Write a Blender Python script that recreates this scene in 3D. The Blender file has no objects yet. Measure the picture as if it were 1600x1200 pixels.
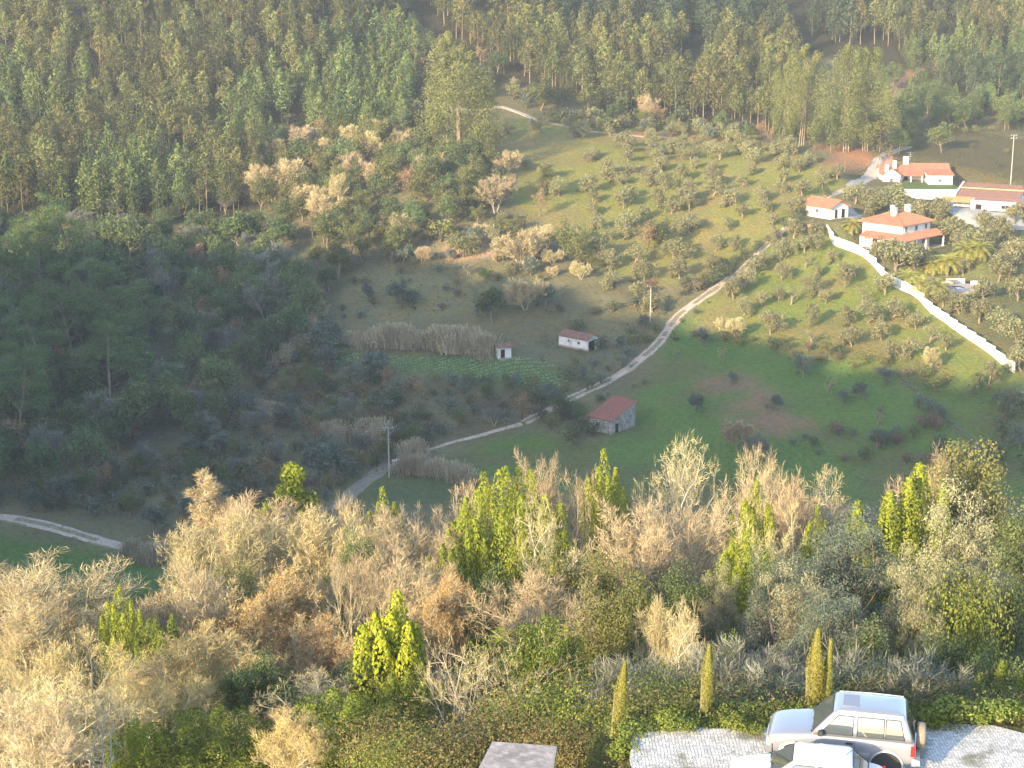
import bpy, math, random
import numpy as np
R = math.radians
random.seed(7); rng = np.random.default_rng(7)
S = bpy.context.scene; COL = S.collection
# ---------------------------------------------------------------- camera, sun, sky, exposure
FPX = 2600.0; PITCH = R(14.0); CAMZ = 90.0
cam_d = bpy.data.cameras.new('camera'); cam = bpy.data.objects.new('camera', cam_d); COL.objects.link(cam)
cam.location = (0, 0, CAMZ); cam.rotation_euler = (R(90) - PITCH, 0, 0)
cam_d.sensor_width = 36.0; cam_d.lens = 36.0 * FPX / 1600.0; cam_d.clip_end = 5000; cam_d.clip_start = 0.5
S.camera = cam
SUN_EL = R(17.0); SD = np.array([0.62, 0.785])            # SD: horizontal direction the light travels
SD = SD / np.linalg.norm(SD)
w = bpy.data.worlds.new('World'); S.world = w; w.use_nodes = True
nt = w.node_tree; sky = nt.nodes.new('ShaderNodeTexSky'); sky.sky_type = 'NISHITA'; sky.sun_disc = False
sky.sun_elevation = SUN_EL; sky.sun_rotation = math.atan2(-SD[0], -SD[1])
sky.air_density = 1.0; sky.dust_density = 1.2; sky.ozone_density = 1.6
nt.links.new(sky.outputs[0], nt.nodes['Background'].inputs[0]); nt.nodes['Background'].inputs[1].default_value = 0.15
sl = bpy.data.lights.new('sun', 'SUN'); sl.energy = 3.1; sl.angle = R(0.55); sl.color = (1.0, 0.79, 0.47)
so = bpy.data.objects.new('sun', sl); COL.objects.link(so)
so.rotation_euler = (R(90) - SUN_EL, 0, math.atan2(-SD[0], SD[1]))
S.view_settings.view_transform = 'Standard'; S.view_settings.look = 'None'
S.view_settings.exposure = 2.05; S.view_settings.gamma = 1.0
S.cycles.max_bounces = 5; S.cycles.diffuse_bounces = 3; S.cycles.glossy_bounces = 2
S.cycles.transparent_max_bounces = 6; S.cycles.volume_bounces = 0; S.cycles.use_denoising = True
# ---------------------------------------------------------------- picture <-> place
CP, SP_ = math.cos(PITCH), math.sin(PITCH)
def ray(px, py):
    x = (px - 800.0) / FPX; y = -(py - 600.0) / FPX
    return np.array([x, CP + y * SP_, -SP_ + y * CP])
def pt(px, py, Y):
    d = ray(px, py); t = Y / d[1]; return d * t + np.array([0, 0, CAMZ])
def project(x, y, z):
    z = z - CAMZ
    dep = y * CP - z * SP_; up = y * SP_ + z * CP
    dep = np.maximum(dep, 1.0)
    return 800 + FPX * x / dep, 600 - FPX * up / dep
# ---------------------------------------------------------------- terrain
CTRL = [(0,900,232),(150,870,240),(100,840,246),(0,820,250),(250,860,243),(300,780,262),(560,760,262),(608,745,266),(700,700,282),
 (450,700,284),(100,740,275),(100,640,300),(100,500,340),(100,380,385),(100,300,414),(100,150,455),(100,0,498),(400,600,315),(400,500,345),
 (400,400,380),(400,300,420),(400,150,466),(400,0,512),(600,600,312),(790,560,318),(905,545,325),(700,620,302),(950,675,288),(850,650,295),
 (620,500,340),(740,420,360),(740,380,375),(650,300,400),(715,270,415),(700,160,480),(700,0,545),(900,430,352),(1020,500,335),(1000,350,385),
 (1000,250,430),(900,190,470),(1100,200,475),(1050,100,528),(1100,0,575),(1100,480,338),(1180,390,365),(1285,345,374),(1200,560,308),
 (1000,600,305),(1100,640,290),(1150,700,272),(1300,720,268),(1450,700,272),(1590,700,270),(1590,590,295),(1450,500,322),(1590,450,335),
 (1500,420,348),(1410,390,360),(1600,380,362),(1430,290,400),(1540,330,385),(1580,285,405),(1500,240,430),(1500,180,480),(1400,130,520),
 (1500,60,570),(1500,0,620),(1340,240,425),(1250,225,440),(1200,150,500),
 (-400,850,245),(-400,600,310),(-400,300,414),(-400,0,498),(2000,700,275),(2000,450,335),(2000,200,450),(2000,0,600)]
P = [pt(*c) for c in CTRL]
for X in (-60, -25, 10, 45, 90):
    for (Y, z) in ((20, -21.5), (52, -28), (60, -31.5), (78, -37), (100, -42.5), (116, -47.5), (140, -58), (170, -69.5), (205, -80)):
        if Y < 50 and X < 0: z -= 4
        if X in (10, 45) and Y == 52: z = -26.5
        P.append(np.array([X * (1 + Y / 250), Y, z + CAMZ]))
P.append(np.array([0, 700, 45 + CAMZ])); P.append(np.array([-260, 700, 60 + CAMZ])); P.append(np.array([260, 720, 10 + CAMZ]))
P = np.array(P)
def tpsk(r2): return 0.5 * r2 * np.log(r2 + 1e-9)
SC = 100.0
A = P[:, :2] / SC; n = len(A)
K = tpsk(((A[:, None] - A[None]) ** 2).sum(-1)) + np.eye(n) * 0.004
L = np.zeros((n + 3, n + 3)); L[:n, :n] = K; L[:n, n] = 1; L[:n, n+1:] = A; L[n, :n] = 1; L[n+1:, :n] = A.T
sol = np.linalg.solve(L, np.concatenate([P[:, 2], [0, 0, 0]]))
def tps(x, y):
    x = np.clip(x, -300, 300) / SC; y = np.clip(y, 15, 740) / SC
    z = sol[n] + sol[n+1] * x + sol[n+2] * y
    for i in range(n): z = z + sol[i] * tpsk((x - A[i, 0]) ** 2 + (y - A[i, 1]) ** 2)
    return z
def vnoise(x, y, sc, seed=0):
    x = np.asarray(x) / sc + 100.3 + seed * 17.7; y = np.asarray(y) / sc + 77.7 + seed * 9.1
    xi = np.floor(x).astype(int); yi = np.floor(y).astype(int); fx = x - xi; fy = y - yi
    fx = fx * fx * (3 - 2 * fx); fy = fy * fy * (3 - 2 * fy)
    def h(a, b):
        v = np.sin(a * 127.1 + b * 311.7 + seed * 53.3) * 43758.5453; return v - np.floor(v)
    return (h(xi, yi) * (1-fx) + h(xi+1, yi) * fx) * (1-fy) + (h(xi, yi+1) * (1-fx) + h(xi+1, yi+1) * fx) * fy
LOTZ = CAMZ - 21.35
def lot_mask(x, y):   # flat parking terrace with a short bank round it
    ex = np.clip((x - 1.2) / 1.8, 0, 1); ey = np.clip((48.0 - y) / 2.0, 0, 1); return ex * ey
BND = [(-400,330),(-150,405),(60,428),(200,405),(380,402),(520,396),(640,390),(760,428),(880,455),(1000,492),(1120,525),(1290,560),(1420,590),(1600,610),(1760,640)]  # wanted edge of the valley shadow, sets the crest of the added ridge
NV = np.array([-SD[1], SD[0]]); TE = math.tan(SUN_EL); U0 = -50.0
def base_h(x, y):
    z = tps(x, y) + (vnoise(x, y, 14, 1) - .5) * 0.9 + (vnoise(x, y, 5, 2) - .5) * 0.35
    far = np.clip((y - 740) / 400, 0, 1); z = z + far * 20
    for (cx, cy, cz, r0, r1) in PADS:
        d = np.hypot(x - cx, y - cy); k = np.clip((r1 - d) / (r1 - r0), 0, 1); k = k * k * (3 - 2 * k); z = z * (1 - k) + cz * k
    m = lot_mask(x, y); return z * (1 - m) + LOTZ * m
PADS = []
def hit(px, py, f):
    d = ray(px, py); ts = np.arange(30, 900, 1.0)
    q = d[None] * ts[:, None]; zz = q[:, 2] + CAMZ - f(q[:, 0], q[:, 1])
    k = np.argmax(zz < 0) if (zz < 0).any() else len(ts) - 1
    if k == 0: k = 1
    a, b = zz[k-1], zz[k]; t = ts[k-1] + (a / (a - b + 1e-9) if a > 0 > b else 1)
    p = d * t; return np.array([p[0], p[1], p[2] + CAMZ])
_p = []
for (px, py, r0, r1) in ((1408, 391, 12, 22), (908, 546, 6, 11), (792, 558, 3, 7), (1435, 290, 12, 20), (1530, 322, 13, 22), (1490, 455, 9, 15), (1292, 341, 7, 12), (955, 672, 6, 11)):
    q = hit(px, py, base_h); _p.append((q[0], q[1] + (r0 * .35), q[2], r0, r1))
PADS = _p
bs, bh = [], []
for b in BND:
    p = hit(b[0], b[1], base_h); u = p[:2] @ SD; s = p[:2] @ NV
    bs.append(s); bh.append(p[2] + (u - U0) * TE)
o_ = np.argsort(bs); bs = np.array(bs)[o_]; bh = np.array(bh)[o_]
def terrain(x, y):  # adds an unseen ridge left of the view, shaped to shade the valley
    z = base_h(x, y)
    u = x * SD[0] + y * SD[1]; s = x * NV[0] + y * NV[1]
    hc = np.interp(s, bs, bh) + (vnoise(s, s * 0, 9, 5) - .5) * 5 + (vnoise(s, s * 0, 3.5, 6) - .5) * 3
    hc = hc - np.maximum(0, 93 - s) * 4.0 - np.maximum(0, s - 420) * .5
    return np.maximum(z, hc - np.abs(u - U0) * 0.9)
def axis(a, b, c, d, s1, s2): return np.concatenate([np.arange(a, b, s2), np.arange(b, c, s1), np.arange(c, d + 1, s2)])
GX = np.concatenate([np.arange(-700, -250, 12.), np.arange(-250, 240, 1.6), np.arange(240, 700, 12.)])
GY = np.concatenate([np.arange(-220, 30, 8.), np.arange(30, 120, 1.0), np.arange(120, 660, 1.7), np.arange(660, 1100, 14.)])
MX, MY = np.meshgrid(GX, GY); MZ = terrain(MX, MY)
def H(x, y):
    x = np.asarray(x, float); y = np.asarray(y, float)
    i = np.clip(np.searchsorted(GX, x) - 1, 0, len(GX) - 2); j = np.clip(np.searchsorted(GY, y) - 1, 0, len(GY) - 2)
    fx = (x - GX[i]) / (GX[i+1] - GX[i]); fy = (y - GY[j]) / (GY[j+1] - GY[j])
    return (MZ[j, i] * (1-fx) + MZ[j, i+1] * fx) * (1-fy) + (MZ[j+1, i] * (1-fx) + MZ[j+1, i+1] * fx) * fy
def at(px, py): return hit(px, py, H)
def inpoly(x, y, poly):
    x = np.asarray(x, float); y = np.asarray(y, float); c = np.zeros(x.shape, bool); k = len(poly)
    for i in range(k):
        x1, y1 = poly[i]; x2, y2 = poly[(i+1) % k]
        if y1 == y2: continue
        c ^= ((y1 > y) != (y2 > y)) & (x < (x2 - x1) * (y - y1) / (y2 - y1) + x1)
    return c
# ---------------------------------------------------------------- mesh helpers
class MB:
    def __init__(s): s.v = []; s.f = []; s.m = []; s.n = 0
    def add(s, v, f, m=0):
        v = np.asarray(v, float).reshape(-1, 3); f = np.asarray(f, int)
        s.v.append(v); s.f.append(f + s.n); s.m.append(np.full(len(f), m)); s.n += len(v); return s
    def box(s, a, b, m=0, M=None):
        (x0, y0, z0), (x1, y1, z1) = a, b
        v = np.array([(x0,y0,z0),(x1,y0,z0),(x1,y1,z0),(x0,y1,z0),(x0,y0,z1),(x1,y0,z1),(x1,y1,z1),(x0,y1,z1)], float)
        if M is not None: v = v @ np.array(M).T
        return s.add(v, [(0,3,2,1),(4,5,6,7),(0,1,5,4),(1,2,6,5),(2,3,7,6),(3,0,4,7)], m)
    def hexa(s, v, m=0): return s.add(v, [(0,3,2,1),(4,5,6,7),(0,1,5,4),(1,2,6,5),(2,3,7,6),(3,0,4,7)], m)
    def slab(s, quad, t, m=0):   # a thick sheet: quad pushed down along -z by t
        q = np.array(quad, float); return s.hexa(np.concatenate([q - [0, 0, t], q]), m)
    def tube(s, pts, rad, sides=6, m=0):
        pts = np.asarray(pts, float); k = len(pts); rad = np.broadcast_to(np.asarray(rad, float), (k,))
        d = np.gradient(pts, axis=0); d /= np.linalg.norm(d, axis=1)[:, None] + 1e-9
        ref = np.array([0.31, 0.95, 0.05]) if abs(d[:, 2]).mean() > .6 else np.array([.05, .1, 1.])
        a = np.cross(d, ref); a /= np.linalg.norm(a, axis=1)[:, None] + 1e-9; b = np.cross(d, a)
        t = np.arange(sides) * 2 * math.pi / sides
        v = pts[:, None] + rad[:, None, None] * (a[:, None] * np.cos(t)[None, :, None] + b[:, None] * np.sin(t)[None, :, None])
        i = np.arange(k - 1)[:, None] * sides; j = np.arange(sides)[None]; j2 = (j + 1) % sides
        f = np.stack([i + j, i + j2, i + sides + j2, i + sides + j], -1).reshape(-1, 4)
        return s.add(v.reshape(-1, 3), f, m)
    def cyl(s, c0, c1, r0, r1=None, sides=12, m=0):
        r1 = r0 if r1 is None else r1; s.tube([c0, c1], [r0, r1], sides, m); body = s.v[-1]
        for ring, c in ((body[:sides], c0), (body[sides:], c1)):
            s.tri(np.concatenate([ring, [np.array(c, float)]]), [(i, (i+1) % sides, sides) for i in range(sides)], m)
        return s
    def tri(s, v, f, m=0): f = np.asarray(f, int); return s.add(v, np.concatenate([f, -np.ones((len(f), 1), int) * 10**9], 1), m)
    def arrays(s):
        V = np.concatenate(s.v); F = np.concatenate(s.f); Mi = np.concatenate(s.m); return V, F, Mi
    def build(s, name, mats, parent=None, smooth=False, attr=None):
        V, F, Mi = s.arrays(); return make(name, V, F, Mi, mats, parent, smooth)
def make(name, V, F, Mi, mats, parent=None, smooth=False):
    me = bpy.data.meshes.new(name); tri = F[:, 3] < 0
    cnt = np.where(tri, 3, 4).astype(np.int32); flat = F[F >= 0] if tri.any() else F.reshape(-1)
    me.vertices.add(len(V)); me.vertices.foreach_set('co', V.astype(np.float32).ravel())
    me.loops.add(len(flat)); me.loops.foreach_set('vertex_index', flat.astype(np.int32))
    st = np.concatenate([[0], np.cumsum(cnt)[:-1]]).astype(np.int32)
    me.polygons.add(len(F)); me.polygons.foreach_set('loop_start', st); me.polygons.foreach_set('loop_total', cnt)
    me.polygons.foreach_set('material_index', Mi.astype(np.int32))
    me.polygons.foreach_set('use_smooth', np.full(len(F), smooth))
    me.update(calc_edges=True); me.validate()
    for m in (mats if isinstance(mats, (list, tuple)) else [mats]): me.materials.append(m)
    o = bpy.data.objects.new(name, me); COL.objects.link(o)
    if parent: o.parent = parent
    return o
def tag(o, label=None, cat=None, group=None, kind=None):
    if label: o['label'] = label
    if cat: o['category'] = cat
    if group: o['group'] = group
    if kind: o['kind'] = kind
    return o
def empty(name, loc, rz=0, label=None, cat=None, group=None):
    o = bpy.data.objects.new(name, None); COL.objects.link(o); o.location = loc; o.rotation_euler = (0, 0, rz)
    o.empty_display_size = .3
    return tag(o, label, cat, group)
def structure(o): o['kind'] = 'structure'; return o
# ---------------------------------------------------------------- materials
def mat(name, base, rough=.8, spec=.3, metal=0.0, var=None, noise=None, bump=None, island=None, trans=0.0, objvar=0.0, coat=0.0):
    """var: (colour, scale, contrast) noise-blended second colour; island: list of colours picked per leaf"""
    m = bpy.data.materials.new(name); m.use_nodes = True; T = m.node_tree; N = T.nodes; Lk = T.links.new
    b = N['Principled BSDF']; b.inputs['Roughness'].default_value = rough; b.inputs['Specular IOR Level'].default_value = spec
    b.inputs['Metallic'].default_value = metal; b.inputs['Coat Weight'].default_value = coat
    c = N.new('ShaderNodeRGB'); c.outputs[0].default_value = (*base, 1); col = c.outputs[0]
    geo = N.new('ShaderNodeNewGeometry')
    if island:
        r = N.new('ShaderNodeValToRGB'); e = r.color_ramp.elements; cs = [base] + list(island)
        e[0].color = (*cs[0], 1); e[1].color = (*cs[-1], 1); e[0].position = 0.1; e[1].position = .9
        for i, q in enumerate(cs[1:-1]): x = e.new(.1 + .8 * (i + 1) / (len(cs) - 1)); x.color = (*q, 1)
        Lk(geo.outputs['Random Per Island'], r.inputs[0]); col = r.outputs[0]
    if var:
        for (vc, sc, lo, hi) in (var if isinstance(var, list) else [var]):
            nz = N.new('ShaderNodeTexNoise'); nz.inputs['Scale'].default_value = sc; nz.inputs['Detail'].default_value = 6
            nz.inputs['Roughness'].default_value = .65
            Lk(geo.outputs['Position'], nz.inputs['Vector'])
            mr = N.new('ShaderNodeMapRange'); mr.inputs[1].default_value = lo; mr.inputs[2].default_value = hi
            Lk(nz.outputs[0], mr.inputs[0]); mx = N.new('ShaderNodeMix'); mx.data_type = 'RGBA'
            Lk(mr.outputs[0], mx.inputs[0]); Lk(col, mx.inputs[6]); mx.inputs[7].default_value = (*vc, 1); col = mx.outputs[2]
    if objvar:
        oi = N.new('ShaderNodeObjectInfo'); hs = N.new('ShaderNodeHueSaturation')
        mr = N.new('ShaderNodeMapRange'); mr.inputs[3].default_value = 1 - objvar; mr.inputs[4].default_value = 1 + objvar
        Lk(oi.outputs['Random'], mr.inputs[0]); Lk(mr.outputs[0], hs.inputs['Value'])
        wn = N.new('ShaderNodeTexWhiteNoise'); wn.noise_dimensions = '1D'; Lk(oi.outputs['Random'], wn.inputs['W'])
        m2 = N.new('ShaderNodeMapRange'); m2.inputs[3].default_value = .5 - objvar * .10; m2.inputs[4].default_value = .5 + objvar * .06
        Lk(wn.outputs[0], m2.inputs[0]); Lk(m2.outputs[0], hs.inputs['Hue']); Lk(col, hs.inputs['Color']); col = hs.outputs[0]
    Lk(col, b.inputs['Base Color'])
    if bump:
        nz = N.new('ShaderNodeTexNoise'); nz.inputs['Scale'].default_value = bump[0]; nz.inputs['Detail'].default_value = 5
        Lk(geo.outputs['Position'], nz.inputs['Vector']); bp = N.new('ShaderNodeBump')
        bp.inputs['Distance'].default_value = bump[1]; bp.inputs['Strength'].default_value = 1
        Lk(nz.outputs[0], bp.inputs['Height']); Lk(bp.outputs[0], b.inputs['Normal'])
    if trans:
        t = N.new('ShaderNodeBsdfTranslucent'); Lk(col, t.inputs[0]); mx = N.new('ShaderNodeMixShader'); mx.inputs[0].default_value = trans
        Lk(b.outputs[0], mx.inputs[1]); Lk(t.outputs[0], mx.inputs[2]); Lk(mx.outputs[0], N['Material Output'].inputs[0])
    return m
LB = 1.35
def leafm(name, cs, ov=.22, var=None, trans=.22):
    cs = [tuple(min(.7, q * LB) for q in c) for c in cs]
    return mat(name, cs[0], .7, .25, island=cs[1:], trans=trans, objvar=ov, var=var)
M = {}
M['euc'] = leafm('eucalyptus_leaf', [(.068,.078,.022),(.092,.10,.028),(.125,.125,.036)], .42, trans=.08)
M['oldeuc'] = leafm('old_eucalyptus_leaf', [(.075,.085,.026),(.115,.125,.038),(.16,.165,.052)], .12, trans=.1)
M['pine'] = leafm('pine_needle', [(.055,.082,.026),(.085,.118,.034),(.12,.15,.042)], .3, trans=.1)
M['shadepine'] = leafm('shade_pine_needle', [(.028,.042,.02),(.042,.06,.027),(.06,.078,.034)], .3, trans=.08)  # shade of the far forest put into the needle colour
M['bigpine'] = leafm('stone_pine_needle', [(.05,.085,.03),(.085,.125,.04),(.125,.16,.05)], .12)
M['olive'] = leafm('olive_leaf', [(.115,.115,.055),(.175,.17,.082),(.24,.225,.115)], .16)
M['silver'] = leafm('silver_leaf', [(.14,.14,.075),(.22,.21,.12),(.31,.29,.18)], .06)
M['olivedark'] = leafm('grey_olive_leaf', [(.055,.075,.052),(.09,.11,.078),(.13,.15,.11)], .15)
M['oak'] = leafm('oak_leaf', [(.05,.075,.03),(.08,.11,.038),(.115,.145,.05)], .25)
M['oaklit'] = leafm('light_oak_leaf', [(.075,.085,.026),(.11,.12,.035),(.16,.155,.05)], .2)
M['laurel'] = leafm('laurel_leaf', [(.10,.13,.012),(.165,.20,.018),(.23,.25,.03)], .08)
M['laureldark'] = leafm('dark_laurel_leaf', [(.06,.085,.012),(.10,.13,.018),(.15,.17,.025)], .1)
M['yellow'] = leafm('yellow_leaf', [(.15,.20,.012),(.23,.26,.018),(.29,.27,.022)], .05)
M['ivy'] = leafm('ivy_leaf', [(.06,.085,.014),(.10,.13,.02),(.17,.18,.035)], .15)
M['orange'] = leafm('orange_leaf', [(.24,.13,.04),(.36,.19,.05),(.45,.27,.07)], .12)
M['rust'] = leafm('rust_leaf', [(.14,.10,.05),(.22,.15,.075),(.29,.20,.10)], .18)
M['bracken'] = leafm('bracken_leaf', [(.08,.065,.04),(.125,.095,.058),(.16,.12,.075)], .2)
M['bramble'] = leafm('bramble_leaf', [(.05,.065,.02),(.10,.10,.03),(.16,.11,.05)], .25)
M['dark'] = leafm('dark_shrub_leaf', [(.04,.052,.024),(.06,.078,.034),(.085,.10,.045)], .2)
M['cypress'] = leafm('cypress_leaf', [(.10,.11,.02),(.15,.15,.03),(.20,.18,.045)], .08)
M['palm'] = leafm('palm_leaf', [(.18,.20,.04),(.28,.27,.055),(.36,.31,.08)], .1)
M['cane'] = leafm('cane_leaf', [(.24,.20,.125),(.33,.28,.18),(.44,.38,.26)], .12)
M['weed'] = leafm('weed_leaf', [(.055,.08,.016),(.09,.125,.02),(.14,.165,.04)], .15)
M['barebark'] = mat('pale_bark', (.46,.40,.28), .9, .1, var=((.28,.24,.15), 1.2, .4, .65), objvar=.15)
M['lichenbark'] = mat('lichen_bark', (.56,.51,.34), .9, .1, var=((.34,.32,.19), 1.5, .4, .65), objvar=.1)
M['twig'] = leafm('tan_twig', [(.23,.19,.09),(.34,.285,.15),(.45,.385,.21)], .15, trans=.05)
M['twigpink'] = leafm('pinkish_twig', [(.22,.165,.095),(.31,.245,.145),(.40,.33,.20)], .12, trans=.05)
M['twigyel'] = leafm('yellowish_twig', [(.24,.18,.08),(.34,.27,.12),(.42,.35,.17)], .12, trans=.05)
M['twiggrey'] = leafm('grey_twig', [(.10,.105,.08),(.14,.14,.11),(.19,.19,.15)], .15, trans=.05)
M['bark'] = mat('brown_bark', (.14,.11,.08), .9, .1, var=((.22,.18,.13), .9, .4, .6), objvar=.15)
M['eucbark'] = mat('eucalyptus_bark', (.20,.145,.10), .85, .15, var=((.30,.23,.16), .35, .4, .6), objvar=.2)
M['olivebark'] = mat('olive_bark', (.27,.22,.16), .9, .1, var=((.16,.13,.095), 1.0, .4, .6), objvar=.15)
# ---------------------------------------------------------------- plant generators
def unit(v): v = np.asarray(v, float); return v / (np.linalg.norm(v, axis=-1, keepdims=True) + 1e-9)
NR = .42
def leaves(mb, c, size, aspect=.5, m=0, up=0.0, rg=rng, outn=None):
    """diamond leaf faces at the points c"""
    c = np.asarray(c, float); k = len(c); size = np.broadcast_to(size, (k,))[:, None] * rg.uniform(.6, 1.35, (k, 1))
    a = unit(rg.normal(size=(k, 3)) + [0, 0, up]); 
    if outn is not None:
        n_ = unit(unit(outn) + rg.normal(size=(k, 3)) * NR); a = unit(a - (a * n_).sum(1, keepdims=True) * n_); b = np.cross(a, n_)
    else: b = rg.normal(size=(k, 3)); b = unit(b - (b * a).sum(1, keepdims=True) * a)
    v = np.stack([c - a * size * .5, c + b * size * aspect * .5 - a * size * .05, c + a * size * .5, c - b * size * aspect * .5 - a * size * .05], 1)
    f = np.arange(k * 4).reshape(k, 4); mb.add(v.reshape(-1, 3), f, m)
def blob_pts(rg, c, rad, n, fill=.35):
    fill = fill * .6
    d = unit(rg.normal(size=(n, 3))); q = rg.uniform(0, 1, (n, 1)) ** fill
    lump = 1 + .18 * np.sin(d[:, :1] * 7 + c[0]) * np.cos(d[:, 1:2] * 6 + c[1])
    return np.asarray(c) + d * q * lump * np.asarray(rad), d
def grow(rg, p, d, L, r, lvl, Pm, out, tips):
    k = Pm['seg'][lvl]; pts = [np.array(p, float)]; dd = unit(np.array(d, float)); w = Pm['wob'][lvl]; tr = Pm['trop'][lvl]
    for i in range(k):
        dd = unit(dd + rg.normal(size=3) * w + np.array([0, 0, tr])); pts.append(pts[-1] + dd * L / k)
    pts = np.array(pts); rr = np.linspace(r, r * Pm['tap'][lvl], k + 1); out.append((pts, rr, lvl))
    if lvl == Pm['max']: 
        tips.append((pts, dd)); return
    nch = Pm['n'][lvl]; t0 = Pm['t0'][lvl]
    az0 = rg.uniform(0, 6.28)
    for j in range(nch):
        t = t0 + (1 - t0) * (j + rg.uniform(.1, .9)) / nch; x = t * k; i = min(int(x), k - 1); q = pts[i] + (pts[i+1] - pts[i]) * (x - i)
        loc = unit(pts[i+1] - pts[i]); az = az0 + j * 2.4 + rg.uniform(-.4, .4)
        a = unit(np.cross(loc, [.2, .9, .3])); b = np.cross(loc, a); an = R(Pm['ang'][lvl]) * rg.uniform(.65, 1.3)
        cd = loc * math.cos(an) + (a * math.cos(az) + b * math.sin(az)) * math.sin(an)
        cl = L * Pm['len'][lvl] * (1 - Pm.get('sh', .45) * (t - t0) / (1 - t0 + 1e-6)) * rg.uniform(.75, 1.2)
        grow(rg, q, cd, cl, max(rr[i] * Pm['rr'][lvl], .008), lvl + 1, Pm, out, tips)
BARE = dict(max=3, seg=[5,5,4,3], wob=[.10,.16,.2,.25], trop=[.05,.12,.12,.1], tap=[.45,.3,.3,.3], n=[8,8,7], t0=[.25,.2,.15], ang=[42,42,45], len=[.75,.55,.55], rr=[.6,.58,.55])
def mesh_wood(mb, out, m=0, minr=0):
    for pts, rr, l in out:
        mb.tube(pts, rr, 8 if l == 0 else 5 if l == 1 else 3, m)
def twigs(mb, tips, per, ln, wd, rg, m=0, up=.35):
    c = []; dn = []
    for pts, dd in tips:
        t = rg.uniform(.1, 1, per) * (len(pts) - 1); i = np.minimum(t.astype(int), len(pts) - 2)
        c.append(pts[i] + (pts[i+1] - pts[i]) * (t - i)[:, None]); dn.append(np.tile(dd, (per, 1)))
    c = np.concatenate(c); dn = np.concatenate(dn); k = len(c)
    a = unit(dn * .7 + rg.normal(size=(k, 3)) * .55 + [0, 0, up]); b = unit(np.cross(a, rg.normal(size=(k, 3)))); l = ln * rg.uniform(.5, 1.3, (k, 1))
    bend = rg.normal(size=(k, 3)) * .12 * l
    v = np.stack([c, c + a * l * .5 + bend + b * wd * .5, c + a * l, c + a * l * .5 + bend - b * wd * .5], 1)
    mb.add(v.reshape(-1, 3), np.arange(4 * k).reshape(k, 4), m); return c + a * l
def tmpl_finish(name, trunk, crown, tm, cm, hei, cname='crown', extra=None):
    """a template: list of (partname, mesh) with nominal height hei"""
    parts = []
    if trunk is not None: o = trunk.build('trunk', tm, smooth=True); parts.append(('trunk', o.data)); bpy.data.objects.remove(o)
    if crown is not None: o = crown.build(cname, cm); parts.append((cname, o.data)); bpy.data.objects.remove(o)
    if extra: o = extra[1].build(extra[0], extra[2]); parts.append((extra[0], o.data)); bpy.data.objects.remove(o)
    zm = 0
    for _, me in parts: co = np.empty(len(me.vertices) * 3, np.float32); me.vertices.foreach_get('co', co); zm = max(zm, np.percentile(co[2::3], 99.8))
    return dict(name=name, parts=parts, h=float(zm))
def t_bare(seed, hgt, trunkm, twigm, spread=1.0, lean=(0, 0), Pm=None, per=22, tl=.5, leafm_=None, nleaf=0, lsz=.1, multi=1, thick=.16, twd=.028):
    rg = np.random.default_rng(seed); Pm = dict(BARE, **(Pm or {})); out = []; tips = []
    for k in range(multi):
        az = k * 6.28 / multi + rg.uniform(0, 1); sp = .0 if multi == 1 else .28
        grow(rg, (0.15 * math.cos(az) * (multi > 1), .15 * math.sin(az) * (multi > 1), -.3), (lean[0] + sp * math.cos(az), lean[1] + sp * math.sin(az), 1), hgt * .62, thick * (1 if multi == 1 else .7), 0, Pm, out, tips)
    zmax = max(o[0][:, 2].max() for o in out); f = (hgt - tl * .5) / zmax
    def fix(p): p = p * np.array([f * spread, f * spread, f]); return p
    out = [(fix(p), r, l) for p, r, l in out]; tips = [(fix(p), d) for p, d in tips]
    wood = MB(); mesh_wood(wood, [o for o in out]); tw = MB(); e = twigs(tw, tips, per, tl, twd, rg)
    ex = None
    if nleaf:
        lf = MB(); idx = rg.choice(len(e), min(nleaf, len(e)), replace=False); leaves(lf, e[idx] + rg.normal(size=(len(idx), 3)) * .08, lsz, .7, rg=rg); ex = ('foliage', lf, leafm_)
    return tmpl_finish('bare', wood, tw, trunkm, twigm, hgt, 'twigs', ex)
OLV = dict(max=2, seg=[3,4,3], wob=[.25,.25,.3], trop=[.0,.12,.1], tap=[.7,.4,.4], n=[6,6], t0=[.45,.25], ang=[50,50], len=[1.3,.6], rr=[.6,.5])
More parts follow.
